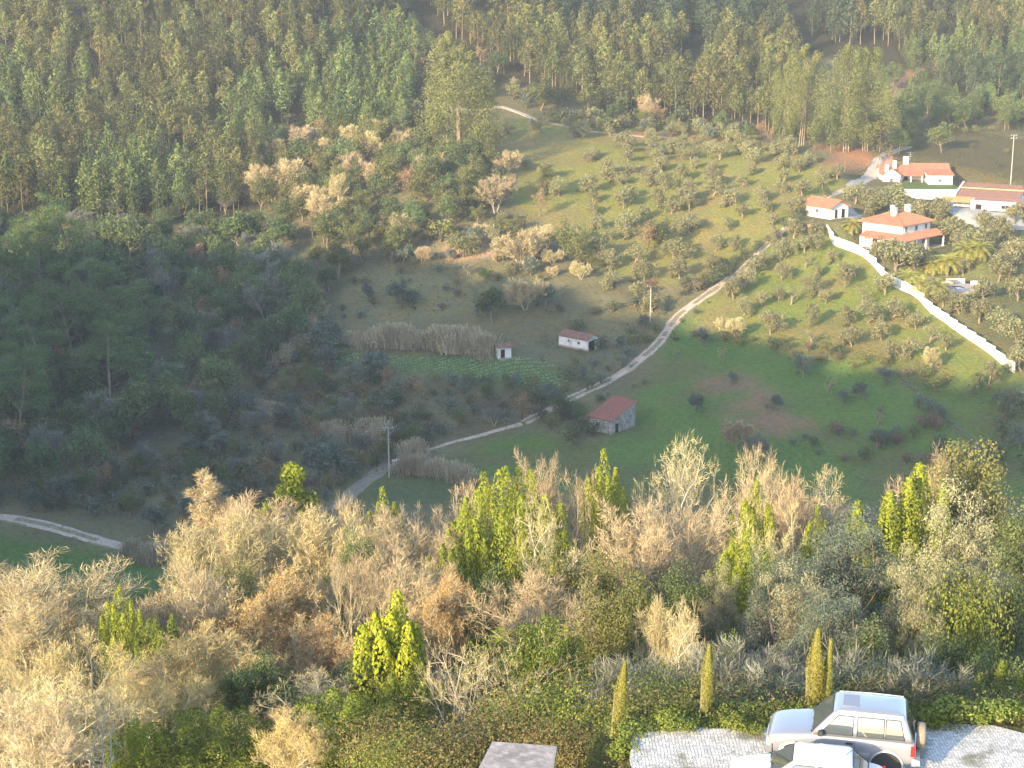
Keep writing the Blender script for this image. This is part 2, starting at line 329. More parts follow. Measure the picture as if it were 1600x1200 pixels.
def t_leafy(seed, hgt, wid, trunkm, leafmat, per, lsz, clump=.45, Pm=None, trunkh=.25, thick=.2, asp=.45, cover=1.0, core=0):
    rg = np.random.default_rng(seed); Pm = dict(OLV, **(Pm or {})); out = []; tips = []
    grow(rg, (0, 0, -.3), (rg.normal() * .15, rg.normal() * .15, 1), hgt * trunkh + .3, thick, 0, Pm, out, tips)
    al = np.concatenate([o[0] for o in out]); zmax = al[:, 2].max(); rmax = np.percentile(np.hypot(al[:, 0], al[:, 1]), 97)
    fz = (hgt - clump * .7) / zmax; fr = (wid * .5 - clump * .5) / max(rmax, .1)
    fx = np.array([fr, fr, fz]); out = [(p * np.array([max(fr, .4) if l == 0 else fr, max(fr, .4) if l == 0 else fr, fz]) if False else p * fx, r, l) for p, r, l in out]
    wood = MB(); mesh_wood(wood, [o for o in out if o[2] < 3]); cr = MB()
    for p, d in tips:
        q = p[-1] * fx; r = clump * rg.uniform(.6, 1.3); c, dn = blob_pts(rg, q, (r, r, r * .8), per, .4)
        if cover < 1: keep = rg.uniform(size=per) < cover; c, dn = c[keep], dn[keep]
        leaves(cr, c, lsz, asp, rg=rg, outn=dn)
    for k in range(core):
        a = k * 2.4; t = (k + .5) / core; r = wid * .5 * math.sqrt(t) * .62; q = (r * math.cos(a), r * math.sin(a), hgt * (.68 - .22 * t) * rg.uniform(.85, 1.12)); b_ = wid * rg.uniform(.15, .24)
        c, dn = blob_pts(rg, q, (b_, b_, b_ * .8), per * 2, .35); c[:, 2] = np.minimum(c[:, 2], hgt); leaves(cr, c, lsz, asp, rg=rg, outn=dn)
    return tmpl_finish('leafy', wood, cr, trunkm, leafmat, hgt)
def t_plumes(seed, hgt, wid, leafmat, trunkm, nb, per, lsz, asp=.5, slim=.3, conic=0.0, z0=.05, lean=.1):
    """upright plume-shaped lobes (laurel, cypress like)"""
    rg = np.random.default_rng(seed); cr = MB()
    for i in range(nb):
        a = i * 2.4; rr = math.sqrt((i + .3) / nb) * wid * .42; top = hgt * (1 - .38 * (rr / (wid * .5)) ** 1.5) * rg.uniform(.86, 1.0)
        c0 = np.array([rr * math.cos(a), rr * math.sin(a)]); bw = wid * slim * rg.uniform(.7, 1.1)
        t = rg.uniform(0, 1, per) ** .8; z = hgt * z0 + (top - hgt * z0) * t
        prof = np.sin(np.clip(t * (1 - conic) + conic, 0, 1) * math.pi * .97 ) ** .7 if conic == 0 else (1 - t) ** .42 * (.45 + .55 * np.minimum(1, t * 3)) * (1 + .12 * np.sin(z * 5))
        az = rg.uniform(0, 6.28, per); q = rg.uniform(.55, 1, per) ** .5 * (1 + .2 * np.sin(z * 3 + az * 3))
        x = c0[0] * (1 + lean * t) + np.cos(az) * prof * bw * .5 * q; y = c0[1] * (1 + lean * t) + np.sin(az) * prof * bw * .5 * q
        leaves(cr, np.stack([x, y, z], 1), lsz, asp, up=1.2, rg=rg, outn=np.stack([np.cos(az), np.sin(az), 0 * az + .3], 1))
    wood = MB(); wood.tube([(0, 0, -.4), (0, 0, hgt * .5)], [wid * .05 + .05, .04], 7)
    for i in range(4): a = i * 1.57 + .4; wood.tube([(0, 0, .1), (math.cos(a) * wid * .2, math.sin(a) * wid * .2, hgt * .5)], [.07, .03], 5)
    return tmpl_finish('plumes', wood, cr, trunkm, leafmat, hgt)
def t_euc(seed, hgt, wid, per=42, lsz=.75, z0=.42, mt=None, cm=None, nb=15, trunks=1, pointed=.5, brr=(.38, .6)):
    rg = np.random.default_rng(seed); cr = MB(); wood = MB()
    for i in range(nb):
        t = (i + .5) / nb; z = hgt * (z0 + (1 - z0) * t) ; w = wid * .5 * (math.sin(math.pi * min(1, (t * .85 + .12))) ** .6) * (1 - pointed * t * t)
        a = i * 2.4 + rg.uniform(-.5, .5); r = w * rg.uniform(.3, .95); br = w * rg.uniform(*brr) + .25
        c = (r * math.cos(a), r * math.sin(a), min(z, hgt - br * 1.1))
        p, d = blob_pts(rg, c, (br, br, br * 1.25), per, .4); leaves(cr, p, lsz, .55, rg=rg, outn=d, up=-.3)
        if i % 3 == 0: wood.tube([(0, 0, z * .8), c], [.07, .03], 3)
    lx, ly = rg.normal(size=2) * .02 * hgt
    for k in range(trunks):
        o = k * .5; th_ = .011 if trunks == 1 else .0085; wood.tube([(o * 2 - 1 if trunks > 1 else 0, 0, -.8), (o + lx * .4, ly * .4, hgt * .45), (lx + (k - 1) * (trunks > 1), ly, hgt * .85)], [th_ * hgt + .03, th_ * .7 * hgt, .04], 5)
    return tmpl_finish('euc', wood, cr, mt or M['eucbark'], cm or M['euc'], hgt)
def t_blob(seed, hgt, wid, m, n=5, per=60, lsz=.4, tm=None, stem=True, asp=.55):
    rg = np.random.default_rng(seed); cr = MB(); wood = MB()
    for i in range(n):
        a = i * 2.4; r = wid * .28 * math.sqrt(i / n); b = wid * rg.uniform(.2, .32); z = hgt * rg.uniform(.42, .68)
        p, d = blob_pts(rg, (r * math.cos(a), r * math.sin(a), z), (b, b, hgt * .36), per, .35); p[:, 2] = np.maximum(p[:, 2], 0.03)
        leaves(cr, p, lsz, asp, rg=rg, outn=d)
        wood.tube([(0, 0, -.3), (r * math.cos(a) * .5, r * math.sin(a) * .5, z)], [.06, .03], 4)
    return tmpl_finish('blob', wood if stem else None, cr, tm or M['bark'], m, hgt, 'foliage' if not stem else 'crown')
def place(T, name, loc, h, label, cat, group=None, rz=None, wf=1.0, single=False, names=None):
    s = h / T['h']; rz = random.uniform(0, 6.28) if rz is None else rz
    if single and len(T['parts']) == 1:
        o = bpy.data.objects.new(name, T['parts'][0][1]); COL.objects.link(o)
        o.location = loc; o.rotation_euler = (0, 0, rz); o.scale = (s * wf, s * wf, s); return tag(o, label, cat, group)
    r = empty(name, loc, rz, label, cat, group); r.scale = (s * wf, s * wf, s)
    for pn, me in T['parts']:
        c = bpy.data.objects.new(pn, me); COL.objects.link(c); c.parent = r
    return r
def tarrays(T):
    out = []
    for pn, me in T['parts']:
        V = np.empty(len(me.vertices) * 3, np.float32); me.vertices.foreach_get('co', V)
        F = np.empty(len(me.loops), np.int32); me.loops.foreach_get('vertex_index', F); out.append((V.reshape(-1, 3), F.reshape(-1, 4)))
    return out
def merged(name, items, mats, label, cat):
    """items: (template arrays, loc, scale_xy, scale_z, rz) -> ONE stuff object; slot 0 = first part ..."""
    V = []; F = []; Mi = []; n0 = 0
    for arr, loc, sx, sz, rz in items:
        c, s = math.cos(rz), math.sin(rz)
        for k, (v, f) in enumerate(arr):
            q = np.empty_like(v); q[:, 0] = (v[:, 0] * c - v[:, 1] * s) * sx + loc[0]; q[:, 1] = (v[:, 0] * s + v[:, 1] * c) * sx + loc[1]; q[:, 2] = v[:, 2] * sz + loc[2]
            V.append(q); F.append(f + n0); Mi.append(np.full(len(f), k)); n0 += len(v)
    o = make(name, np.concatenate(V), np.concatenate(F).astype(int), np.concatenate(Mi), mats); return tag(o, label, cat, kind='stuff')
def zone(px, py, xs, xn, ys=(), yn=('',)):
    a = xn[sum(px > x for x in xs)]; b = yn[sum(py > y for y in ys)]; return (', ' + ' '.join(t for t in (b, a) if t)) if a or b else ''
def scatter(poly, step, jit=.45, seed=1, ymin=190, ymax=700, prob=1.0, xr=(-260, 240)):
    """points on the ground whose place in view falls in poly, on a jittered grid"""
    rg = np.random.default_rng(seed); gx, gy = np.meshgrid(np.arange(xr[0], xr[1], step), np.arange(ymin, ymax, step))
    x = (gx + rg.uniform(-jit, jit, gx.shape) * step).ravel(); y = (gy + rg.uniform(-jit, jit, gx.shape) * step).ravel()
    z = H(x, y); px, py = project(x, y, z); k = inpoly(px, py, poly)
    if prob < 1: k &= rg.uniform(size=len(x)) < prob
    return np.stack([x[k], y[k], z[k]], 1), np.stack([px[k], py[k]], 1)
# ---------------------------------------------------------------- ground zones (soil, sward and one shade-darkened colour, picked by where a point of the ground lies)
Z = dict(
 upper=[(770,190),(860,180),(960,190),(1120,205),(1230,235),(1310,262),(1312,292),(1200,372),(1120,420),(1050,448),(980,440),(915,405),(850,350),(800,305),(775,270)],
 lower=[(1180,392),(1290,352),(1420,460),(1620,600),(1620,650),(1540,600),(1400,592),(1280,560),(1150,530),(1060,512),(1100,470)],
 field=[(1050,500),(1160,530),(1280,562),(1400,592),(1530,700),(1650,780),(950,790),(720,745),(690,712),(760,690),(840,668),(880,690),(930,700),(985,655),(1000,610),(1030,560)],
 right=[(1395,580),(1700,620),(1700,790),(1545,710)],
 soil=[(1095,590),(1160,575),(1215,610),(1270,655),(1265,690),(1200,680),(1130,650),(1085,620)],
 garden=[(600,556),(700,560),(790,556),(860,568),(900,590),(870,606),(800,600),(730,592),(620,582)],
 leaf=[(470,545),(560,545),(560,570),(470,570)],
 meadow=[(560,430),(650,390),(740,400),(860,440),(870,500),(780,500),(640,500),(520,500)],
 shed=[(790,500),(880,460),(1000,490),(1010,540),(930,590),(830,560)],
 leftfield=[(-300,835),(-50,838),(60,850),(240,880),(330,960),(-300,960)],
 lane=[(560,740),(720,740),(740,790),(520,790)],
 brownfield=[(1395,215),(1470,200),(1720,230),(1720,350),(1600,335),(1500,285),(1400,262)],
 villa=[(1300,350),(1480,300),(1720,340),(1720,560),(1600,560),(1420,440)],
 lawn=[(1440,395),(1540,385),(1560,420),(1480,430)],
 rock=[(700,380),(760,360),(800,372),(790,398),(730,410),(690,400)],
 tracks=[(1440,100),(1500,84),(1535,72),(1538,80),(1500,95),(1440,112),(1412,135),(1400,240),(1385,250),(1395,130)],
 bare=[(1280,225),(1350,235),(1380,262),(1310,262)],
 redbank=[(960,205),(1160,212),(1150,224),(960,218)])
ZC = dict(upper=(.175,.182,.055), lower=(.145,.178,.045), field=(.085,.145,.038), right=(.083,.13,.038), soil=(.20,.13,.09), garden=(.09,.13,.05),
 leaf=(.05,.10,.04), meadow=(.15,.145,.08), shed=(.13,.125,.075), leftfield=(.075,.13,.036), lane=(.085,.105,.05), brownfield=(.085,.078,.042),  # brownfield: brown ground darkened in its colour to stand in for shade
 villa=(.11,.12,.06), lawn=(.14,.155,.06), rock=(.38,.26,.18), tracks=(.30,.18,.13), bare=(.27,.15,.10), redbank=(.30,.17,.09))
ZORD = ['villa','upper','lower','field','right','soil','meadow','shed','garden','leaf','leftfield','lane','brownfield','lawn','rock','tracks','bare','redbank']
XX, YY, ZZ = MX.ravel(), MY.ravel(), MZ.ravel()
gpx, gpy = project(XX, YY, ZZ)
n1 = (vnoise(XX, YY, 9, 11) - .5) * 22; n2 = (vnoise(XX, YY, 9, 12) - .5) * 12
colr = np.tile(np.array([[.12,.115,.07]]), (len(XX), 1)) * (0.8 + .5 * vnoise(XX, YY, 6, 3))[:, None]
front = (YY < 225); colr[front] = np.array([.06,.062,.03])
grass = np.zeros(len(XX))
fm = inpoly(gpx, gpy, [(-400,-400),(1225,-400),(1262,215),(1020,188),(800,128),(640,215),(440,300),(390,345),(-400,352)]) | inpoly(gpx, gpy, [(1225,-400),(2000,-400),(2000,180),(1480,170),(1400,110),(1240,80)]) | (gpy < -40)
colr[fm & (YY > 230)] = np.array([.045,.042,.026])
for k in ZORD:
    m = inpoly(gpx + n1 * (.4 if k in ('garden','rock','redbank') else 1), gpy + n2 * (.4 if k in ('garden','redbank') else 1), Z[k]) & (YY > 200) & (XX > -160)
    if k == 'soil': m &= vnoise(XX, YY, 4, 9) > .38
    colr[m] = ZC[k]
patch = vnoise(XX, YY, 11, 21) * .6 + vnoise(XX, YY, 4, 22) * .4
mg = inpoly(gpx, gpy, Z['upper']) | inpoly(gpx, gpy, Z['lower'])
t = np.clip((patch - .52) * 5, 0, .75)[:, None] * mg[:, None]; colr = colr * (1 - t) + np.array([.19,.155,.075]) * t
mf = inpoly(gpx, gpy, Z['field']) | inpoly(gpx, gpy, Z['right']) | inpoly(gpx, gpy, Z['meadow'])
t = np.clip((patch - .52) * 5, 0, .65)[:, None] * mf[:, None]; colr = colr * (1 - t) + np.array([.115,.10,.055]) * t
C3 = colr.reshape(MZ.shape + (3,))
for _ in range(2): C3[1:-1, 1:-1] = (C3[1:-1, 1:-1] * 2 + C3[:-2, 1:-1] + C3[2:, 1:-1] + C3[1:-1, :-2] + C3[1:-1, 2:]) / 6
ny, nx = MZ.shape; idx = np.arange(ny * nx).reshape(ny, nx)
GF = np.stack([idx[:-1, :-1], idx[:-1, 1:], idx[1:, 1:], idx[1:, :-1]], -1).reshape(-1, 4)
gm = mat('ground_soil_and_grass', (.1,.1,.05), .95, .1, bump=(1.6, .35))
T = gm.node_tree; N = T.nodes; at_ = N.new('ShaderNodeAttribute'); at_.attribute_name = 'Col'
geo = N['Geometry'] if 'Geometry' in N else N.new('ShaderNodeNewGeometry')
prev = at_.outputs['Color']
for sc, lo, hi, fac, c in ((.22, .35, .7, .55, (1.35,1.1,.75)), (1.1, .4, .65, .6, (.62,.66,.6)), (4.5, .42, .62, .5, (1.4,1.35,1.1)), (.5, .5, .7, .45, (1.3,.95,.7))):
    nz = N.new('ShaderNodeTexNoise'); nz.inputs['Scale'].default_value = sc; nz.inputs['Detail'].default_value = 5; T.links.new(geo.outputs['Position'], nz.inputs['Vector'])
    mr = N.new('ShaderNodeMapRange'); mr.inputs[1].default_value = lo; mr.inputs[2].default_value = hi; mr.inputs[4].default_value = fac; T.links.new(nz.outputs[0], mr.inputs[0])
    mx = N.new('ShaderNodeMix'); mx.data_type = 'RGBA'; mx.blend_type = 'MULTIPLY'; mx.clamp_result = False; mx.inputs[7].default_value = (*c, 1)
    T.links.new(mr.outputs[0], mx.inputs[0]); T.links.new(prev, mx.inputs[6]); prev = mx.outputs[2]
T.links.new(prev, N['Principled BSDF'].inputs['Base Color'])
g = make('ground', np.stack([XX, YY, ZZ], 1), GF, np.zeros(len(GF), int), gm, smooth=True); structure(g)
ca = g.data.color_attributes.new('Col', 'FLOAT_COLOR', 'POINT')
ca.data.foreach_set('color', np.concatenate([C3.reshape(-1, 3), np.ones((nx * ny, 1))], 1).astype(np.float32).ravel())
# ---------------------------------------------------------------- roads
def smooth_line(pts, step):
    pts = np.array(pts, float); d = np.concatenate([[0], np.cumsum(np.linalg.norm(np.diff(pts, axis=0), axis=1))])
    s_ = np.arange(0, d[-1], step); q = np.stack([np.interp(s_, d, pts[:, k]) for k in range(pts.shape[1])], 1)
    for _ in range(6): q[1:-1] = (q[:-2] + q[1:-1] * 2 + q[2:]) / 4
    return q
def ribbon(name, pix, width, m, lift=.10, world=None, strip=None):
    q = smooth_line([at(*p)[:2] for p in pix] if world is None else world, 1.0); d = np.gradient(q, axis=0); d = unit(d); nrm = np.stack([-d[:, 1], d[:, 0]], 1)
    wv = np.interp(np.arange(len(q)), np.linspace(0, len(q) - 1, len(np.atleast_1d(width))), np.atleast_1d(width)) * (1 + .22 * (vnoise(q[:, 0], q[:, 1], 3, 4) - .5))
    V = []
    K = 7
    for k in range(K):
        t = (k / (K - 1) - .5); jag = (vnoise(q[:, 0] * 1.0, q[:, 1], 1.5, 30 + k) - .5) * .6 if k in (0, K - 1) else 0
        p = q + nrm * (wv * t + jag)[:, None]; z = H(p[:, 0], p[:, 1]) + lift - (0.2 if k in (0, K-1) else (.04 if k in (2, 4) else 0))
        V.append(np.stack([p[:, 0], p[:, 1], z], 1))
    V = np.stack(V, 1).reshape(-1, 3); i = np.arange(len(q) - 1)[:, None] * K + np.arange(K - 1)[None]
    F = np.stack([i, i + 1, i + K + 1, i + K], -1).reshape(-1, 4)
    if strip is None: return structure(make(name, V, F, np.zeros(len(F), int), m, smooth=True))
    col_ = np.tile(np.arange(K - 1), len(q) - 1); row = np.repeat(np.arange(len(q) - 1), K - 1); nn_ = vnoise(q[row, 0], q[row, 1], 2.5, 51)
    Mi = (((col_ == 2) | (col_ == 3)) & (nn_ > .35)) | (((col_ == 0) | (col_ == 5)) & (nn_ < .55)); return structure(make(name, V, F, Mi.astype(int), [m, strip], smooth=True))
dirt = mat('pale_dirt', (.42,.32,.25), .95, .1, var=[((.31,.23,.17), .5, .4, .65), ((.50,.40,.32), 2.5, .45, .6), ((.16,.15,.08), .8, .58, .66)], bump=(3, .08))
dirt2 = mat('brown_dirt', (.23,.19,.16), .95, .1, var=[((.17,.14,.11), .5, .4, .65)], bump=(3, .08))
grey = mat('grey_paving', (.34,.33,.31), .9, .2, var=[((.25,.25,.24), .6, .4, .65)])
verge = mat('worn_grassy_dirt', (.24,.20,.13), .95, .1, var=[((.14,.14,.06), .9, .4, .6), ((.34,.27,.20), 2.5, .5, .65)], bump=(4, .1))
track = [(1330,292),(1300,305),(1268,322),(1232,350),(1192,388),(1150,430),(1102,462),(1056,496),(1030,535),(985,575),(935,603),(895,620),(855,643),(815,662)]
ribbon('dirt_road', track, [2.2,2.0,2.0,2.4,2.8,3.2,3.0,2.2], dirt, strip=verge)
ribbon('path', [(815,662),(760,678),(700,692),(640,712),(612,724)], [1.2,.9,1.0], dirt)
ribbon('road', [(612,722),(590,738),(555,765),(520,800)], [3.6,3.6], dirt2, strip=verge)
ribbon('dirt_lane', [(-420,770),(-120,790),(0,808),(100,828),(215,860),(320,885)], [3.6,3.4,3.2], dirt, strip=verge)
ribbon('hill_path', [(590,148),(640,156),(690,168),(740,172),(785,166),(812,176),(850,192),(920,205),(1000,213),(1060,216)], [2.2,2.2,2.2,1.6,1.6], dirt)
ribbon('driveway', [(1300,318),(1330,338),(1352,350)], [5,8,8], grey, .12)
ribbon('upper_lane', [(1330,292),(1372,252),(1400,235),(1420,228)], [4,3.5,3.5], grey, .1)
ribbon('yard_paving', [(1470,300),(1510,330),(1545,345),(1600,348)], [6,9,9,9], grey, .12)
ribbon('hillside_track', [(1385,262),(1392,200),(1405,150),(1400,120)], [3.4,3], mat('red_dirt', (.30,.18,.13), .95, .1))
# ---------------------------------------------------------------- building materials
white = mat('whitewash', (.78,.76,.72), .85, .2, var=[((.64,.61,.56), .5, .5, .72), ((.70,.68,.63), 2.2, .5, .7)], bump=(6, .02))
oldwhite = mat('weathered_whitewash', (.66,.64,.61), .9, .2, var=[((.42,.40,.37), .7, .48, .68), ((.30,.26,.22), 2.0, .62, .72)], bump=(6, .03))
stone = mat('stained_stone', (.36,.33,.29), .95, .15, var=[((.20,.18,.16), 1.3, .42, .6), ((.50,.47,.42), 3.0, .52, .66)], bump=(2.5, .10))
gl = mat('window_glass', (.03,.035,.045), .08, .6)
darkm = mat('dark_interior', (.025,.022,.02), .8, .1)
timber = mat('weathered_timber', (.20,.14,.09), .85, .15, var=((.12,.09,.06), 3, .4, .6))
frame_m = mat('painted_frame', (.55,.52,.47), .6, .3)
concrete = mat('grey_concrete', (.30,.27,.26), .95, .15, var=[((.20,.18,.17), .9, .42, .62), ((.38,.34,.32), 3, .5, .65)], bump=(5, .03))
metalgrey = mat('galvanised_metal', (.35,.35,.34), .5, .5, .6)
def tilem(name, a, b, c, pitch=.30):
    m = mat(name, a, .85, .2, var=[(b, .9, .42, .64), (c, 4.0, .52, .66)])
    T = m.node_tree; N = T.nodes; tc = N.new('ShaderNodeTexCoord'); wv = N.new('ShaderNodeTexWave'); wv.wave_type = 'BANDS'; wv.bands_direction = 'DIAGONAL'
    mp = N.new('ShaderNodeMapping'); mp.inputs['Scale'].default_value = (1, 1, 0); T.links.new(tc.outputs['Object'], mp.inputs[0]); T.links.new(mp.outputs[0], wv.inputs[0])
    wv.inputs['Scale'].default_value = .55 / pitch; wv.inputs['Distortion'].default_value = .3
    bp = N.new('ShaderNodeBump'); bp.inputs['Distance'].default_value = .08; T.links.new(wv.outputs[0], bp.inputs['Height']); T.links.new(bp.outputs[0], N['Principled BSDF'].inputs['Normal'])
    return m
tile = tilem('terracotta_tile', (.42,.19,.12), (.33,.15,.10), (.52,.27,.18))
oldtile = tilem('weathered_tile', (.30,.15,.11), (.20,.12,.095), (.38,.22,.17))
redtile = tilem('faded_red_tile', (.36,.13,.09), (.24,.12,.09), (.42,.20,.14))
browntile = tilem('brown_tile', (.30,.16,.12), (.24,.14,.11), (.36,.21,.16))
def P3(*a): return np.array(a, float)
def roof_part(name, parent, polys, t, m):
    """thick roof planes: each a quad or triangle (triangle given as 4 points with a repeat), top surface given"""
    b = MB()
    for q in polys:
        q = np.array(q, float)
        if len(q) == 3:
            v = np.concatenate([q - [0, 0, t], q]); b.tri(v, [(0, 2, 1), (3, 4, 5)], 0); b.add(v, [(0,1,4,3),(1,2,5,4),(2,0,3,5)])
        else: b.slab(q, t)
    return b.build(name, m, parent)
def tile_ribs(q0, q1, q2, q3, pitch=.32, r=.07):
    """raised tile rows from eave edge q0-q1 up to ridge edge q3-q2"""
    b = MB(); q0, q1, q2, q3 = [np.array(q, float) for q in (q0, q1, q2, q3)]; n_ = max(2, int(np.linalg.norm(q1 - q0) / pitch))
    for i in range(n_ + 1):
        t = i / n_; a = q0 + (q1 - q0) * t; c = q3 + (q2 - q3) * t
        if np.linalg.norm(c - a) < .3: continue
        b.tube([a + [0,0,.01], c + [0,0,.01]], r, 4)
    return b
def window(parent, c, nrm, wd, ht, fm=frame_m, shutters=False, name='window'):
    """an opening set proud of a wall: frame bars with the glass recessed between them. c in local coords, nrm horizontal"""
    n_ = unit(P3(*nrm)); t = np.cross([0, 0, 1], n_); up = P3(0, 0, 1); c = P3(*c)
    def bx(b, u0, u1, z0, z1, d0, d1):
        v = [c + t * u + up * z + n_ * d for (u, z, d) in ((u0,z0,d0),(u1,z0,d0),(u1,z0,d1),(u0,z0,d1),(u0,z1,d0),(u1,z1,d0),(u1,z1,d1),(u0,z1,d1))]
        b.hexa(v)
    gb = MB(); bx(gb, -wd/2 + .05, wd/2 - .05, -ht/2 + .05, ht/2 - .05, -.05, .02); g_ = gb.build(name, gl if name == 'window' else darkm, parent)
    fb = MB(); e = .07
    bx(fb, -wd/2, -wd/2 + e, -ht/2, ht/2, -.02, .06); bx(fb, wd/2 - e, wd/2, -ht/2, ht/2, -.02, .06)
    bx(fb, -wd/2 + e, wd/2 - e, ht/2 - e, ht/2, -.02, .058); bx(fb, -wd/2 + e, wd/2 - e, -ht/2, -ht/2 + e, -.02, .058)
    if name == 'window': bx(fb, -.025, .025, -ht/2 + e, ht/2 - e, -.02, .05)
    fb.build('frame', fm, g_)
    if name == 'window': sb = MB(); bx(sb, -wd/2 - .08, wd/2 + .08, -ht/2 - .08, -ht/2 - .002, -.02, .14); sb.build('sill', fm, g_)
    return g_
def chimney(parent, x, y, z0, z1, s=.45, m=white):
    b = MB(); b.box((x - s, y - s, z0), (x + s, y + s, z1)); b.box((x - s - .1, y - s - .1, z1), (x + s + .1, y + s + .1, z1 + .12))
    for dx in (-1, 1):
        for dy in (-1, 1): b.box((x + dx * (s - .12) - .08, y + dy * (s - .12) - .08, z1 + .12), (x + dx * (s - .12) + .08, y + dy * (s - .12) + .08, z1 + .4))
    b.box((x - s - .05, y - s - .05, z1 + .4), (x + s + .05, y + s + .05, z1 + .52)); return b.build('chimney', m, parent)
def gable_roof(x0, x1, y0, y1, ze, zr, ov=.35):
    """ridge along x"""
    ym = (y0 + y1) / 2; k = (zr - ze) / (ym - y0); zo = ze - ov * k
    A_ = [(x0 - ov, y0 - ov, zo), (x1 + ov, y0 - ov, zo), (x1 + ov, ym, zr), (x0 - ov, ym, zr)]
    B_ = [(x0 - ov, ym, zr), (x1 + ov, ym, zr), (x1 + ov, y1 + ov, zo), (x0 - ov, y1 + ov, zo)]
    return A_, B_
def gable_walls(b, x0, x1, y0, y1, ze, zr, th=.25, z0=-1.5):
    ym = (y0 + y1) / 2
    b.box((x0, y0, z0), (x1, y0 + th, ze)); b.box((x0, y1 - th, z0), (x1, y1, ze))
    for xa, xb in ((x0, x0 + th), (x1 - th, x1)):
        b.box((xa, y0 + th, z0), (xb, y1 - th, ze - .0))
        v = np.array([(xa, y0 + th * 0, ze), (xa, y1, ze), (xa, ym, zr - .12), (xb, y0, ze), (xb, y1, ze), (xb, ym, zr - .12)], float)
        b.tri(v, [(0, 2, 1), (3, 4, 5)]); b.add(v, [(0,1,4,3),(1,2,5,4),(2,0,3,5)])
    return b
# ---- villa
def villa():
    p = at(1408, 393); yaw = R(44)
    # local: +x along the right (window) face, going right and away; +y into the house. Near corner at the origin
    r = empty('villa', p, yaw, 'white two storey villa with terracotta hip roof and tiled verandah skirt', 'house'); W, D, H1, H2 = 11.0, 10.2, 2.9, 5.7
    b = MB(); b.box((0, 0, -2), (W, D, H1)); b.box((0.002, .002, H1), (W - .002, D - .002, H2)); b.build('wall', white, r)
    o, zr = .75, 7.9; e = H2 - .05; c0, c1, c2, c3 = (-o,-o,e), (W+o,-o,e), (W+o,D+o,e), (-o,D+o,e); m0, m1 = (W*.42, D*.5, zr), (W*.58, D*.5, zr)
    rf = roof_part('roof', r, [[c0, c1, m1, m0], [c2, c3, m0, m1], [c1, c2, m1], [c3, c0, m0]], .16, tile)
    rb = MB()
    for (q0, q1, a, bb) in ((c0, c1, m0, m1), (c2, c3, m1, m0), (c1, c2, m1, m1), (c3, c0, m0, m0)):
        q0, q1, a, bb = map(np.array, (q0, q1, a, bb)); n_ = 30
        for i in range(1, n_):
            t = i / n_; s0 = q0 + (q1 - q0) * t; dirn = np.array([-(q1-q0)[1], (q1-q0)[0], 0.]); dirn /= np.linalg.norm(dirn)
            # go up the slope until the hip line
            L0 = np.linalg.norm((q1 - q0)); u = t * L0; run_a = abs(np.dot((a - q0)[:2], ((q1-q0)/L0)[:2])); run_b = L0 - abs(np.dot((bb - q0)[:2], ((q1-q0)/L0)[:2])); dep = abs(np.dot((a - q0)[:2], dirn[:2]))
            f = min(1, u / max(run_a, .01), (L0 - u) / max(run_b, .01)); en = s0 + dirn * dep * f + np.array([0, 0, (zr - e) * f]); rb.tube([s0 + [0,0,.02], en + [0,0,.02]], .06, 3)
    rb.build('tile_rows', tile, rf)
    hb = MB()
    for a, c in ((c0, m0), (c1, m1), (c2, m1), (c3, m0), (m0, m1)): hb.tube([np.array(a) + [0,0,.05], np.array(c) + [0,0,.05]], .12, 5)
    hb.build('ridge_tiles', tile, rf)
    chimney(r, W*.28, D*.42, 6.6, 8.3, .5); chimney(r, W*.95, D*.55, 5.6, 8.2, .5); chimney(r, W*.5, D*.62, 7.3, 8.4, .35)
    # skirt roof round the two near faces
    s = 2.6; z1, z0 = 3.75, 2.75
    sk = roof_part('verandah_roof', r, [[(-s, -s, z0), (W + s*.9, -s, z0), (W + s*.9, -.02, z1), (-.02, -.02, z1)], [(-s, D*.9, z0), (-s, -s, z0), (-.02, -.02, z1), (-.02, D*.9, z1)]], .16, tile)
    k = MB()
    for i in range(38): x = -s + (W + 1.9*s) * i / 37; t = 1 if x > -.02 else (x + s) / s; k.tube([(x, -s, z0 + .02), (x, -s + (s - .02) * t, z0 + (z1 - z0) * t + .02)], .06, 3)
    k.build('tile_rows', tile, sk); k2 = MB()
    for i in range(30): y = -s + (D*.9 + s) * i / 29; t = 1 if y > -.02 else (y + s) / s; k2.tube([(-s, y, z0 + .02), (-s + (s - .02) * t, y, z0 + (z1 - z0) * t + .02)], .06, 3)
    k2.build('tile_rows', tile, sk)
    for x in (-s + .3, 2.2, 6.0, W + s*.9 - .35):
        pl = MB(); pl.box((x - .16, -s + .15, -1.4), (x + .16, -s + .47, z0 - .13)); pl.box((x - .24, -s + .07, -1.4), (x + .24, -s + .55, .25)); pl.build('pillar', white, r)
    for y in (D*.3, D*.6, D*.88):
        pl = MB(); pl.box((-s + .15, y - .16, -1.4), (-s + .47, y + .16, z0 - .13)); pl.build('pillar', white, r)
    fl = MB(); fl.box((-s - .1, -s - .1, -1.6), (W + s*.9 + .8, -.01, .1)); fl.box((-s - .1, -.01, -1.6), (-.01, D*.9, .098)); fl.build('terrace_floor', mat('terrace_paving', (.45,.33,.26), .9, .2, var=((.36,.27,.21), 2, .4, .6)), r)
    for x in (1.4, 5.4, 9.2): window(r, (x, -.01, 4.62), (0, -1, 0), 1.0, 1.15)
    for y in (2.2, 6.8): window(r, (-.01, y, 1.3), (-1, 0, 0), 1.2, 1.3)
    for x in (2.0, 8.6): window(r, (x, -.01, 1.5), (0, -1, 0), 1.3, 1.3)
    window(r, (5.4, -.01, 1.15), (0, -1, 0), 1.8, 2.1, name='door')
villa()
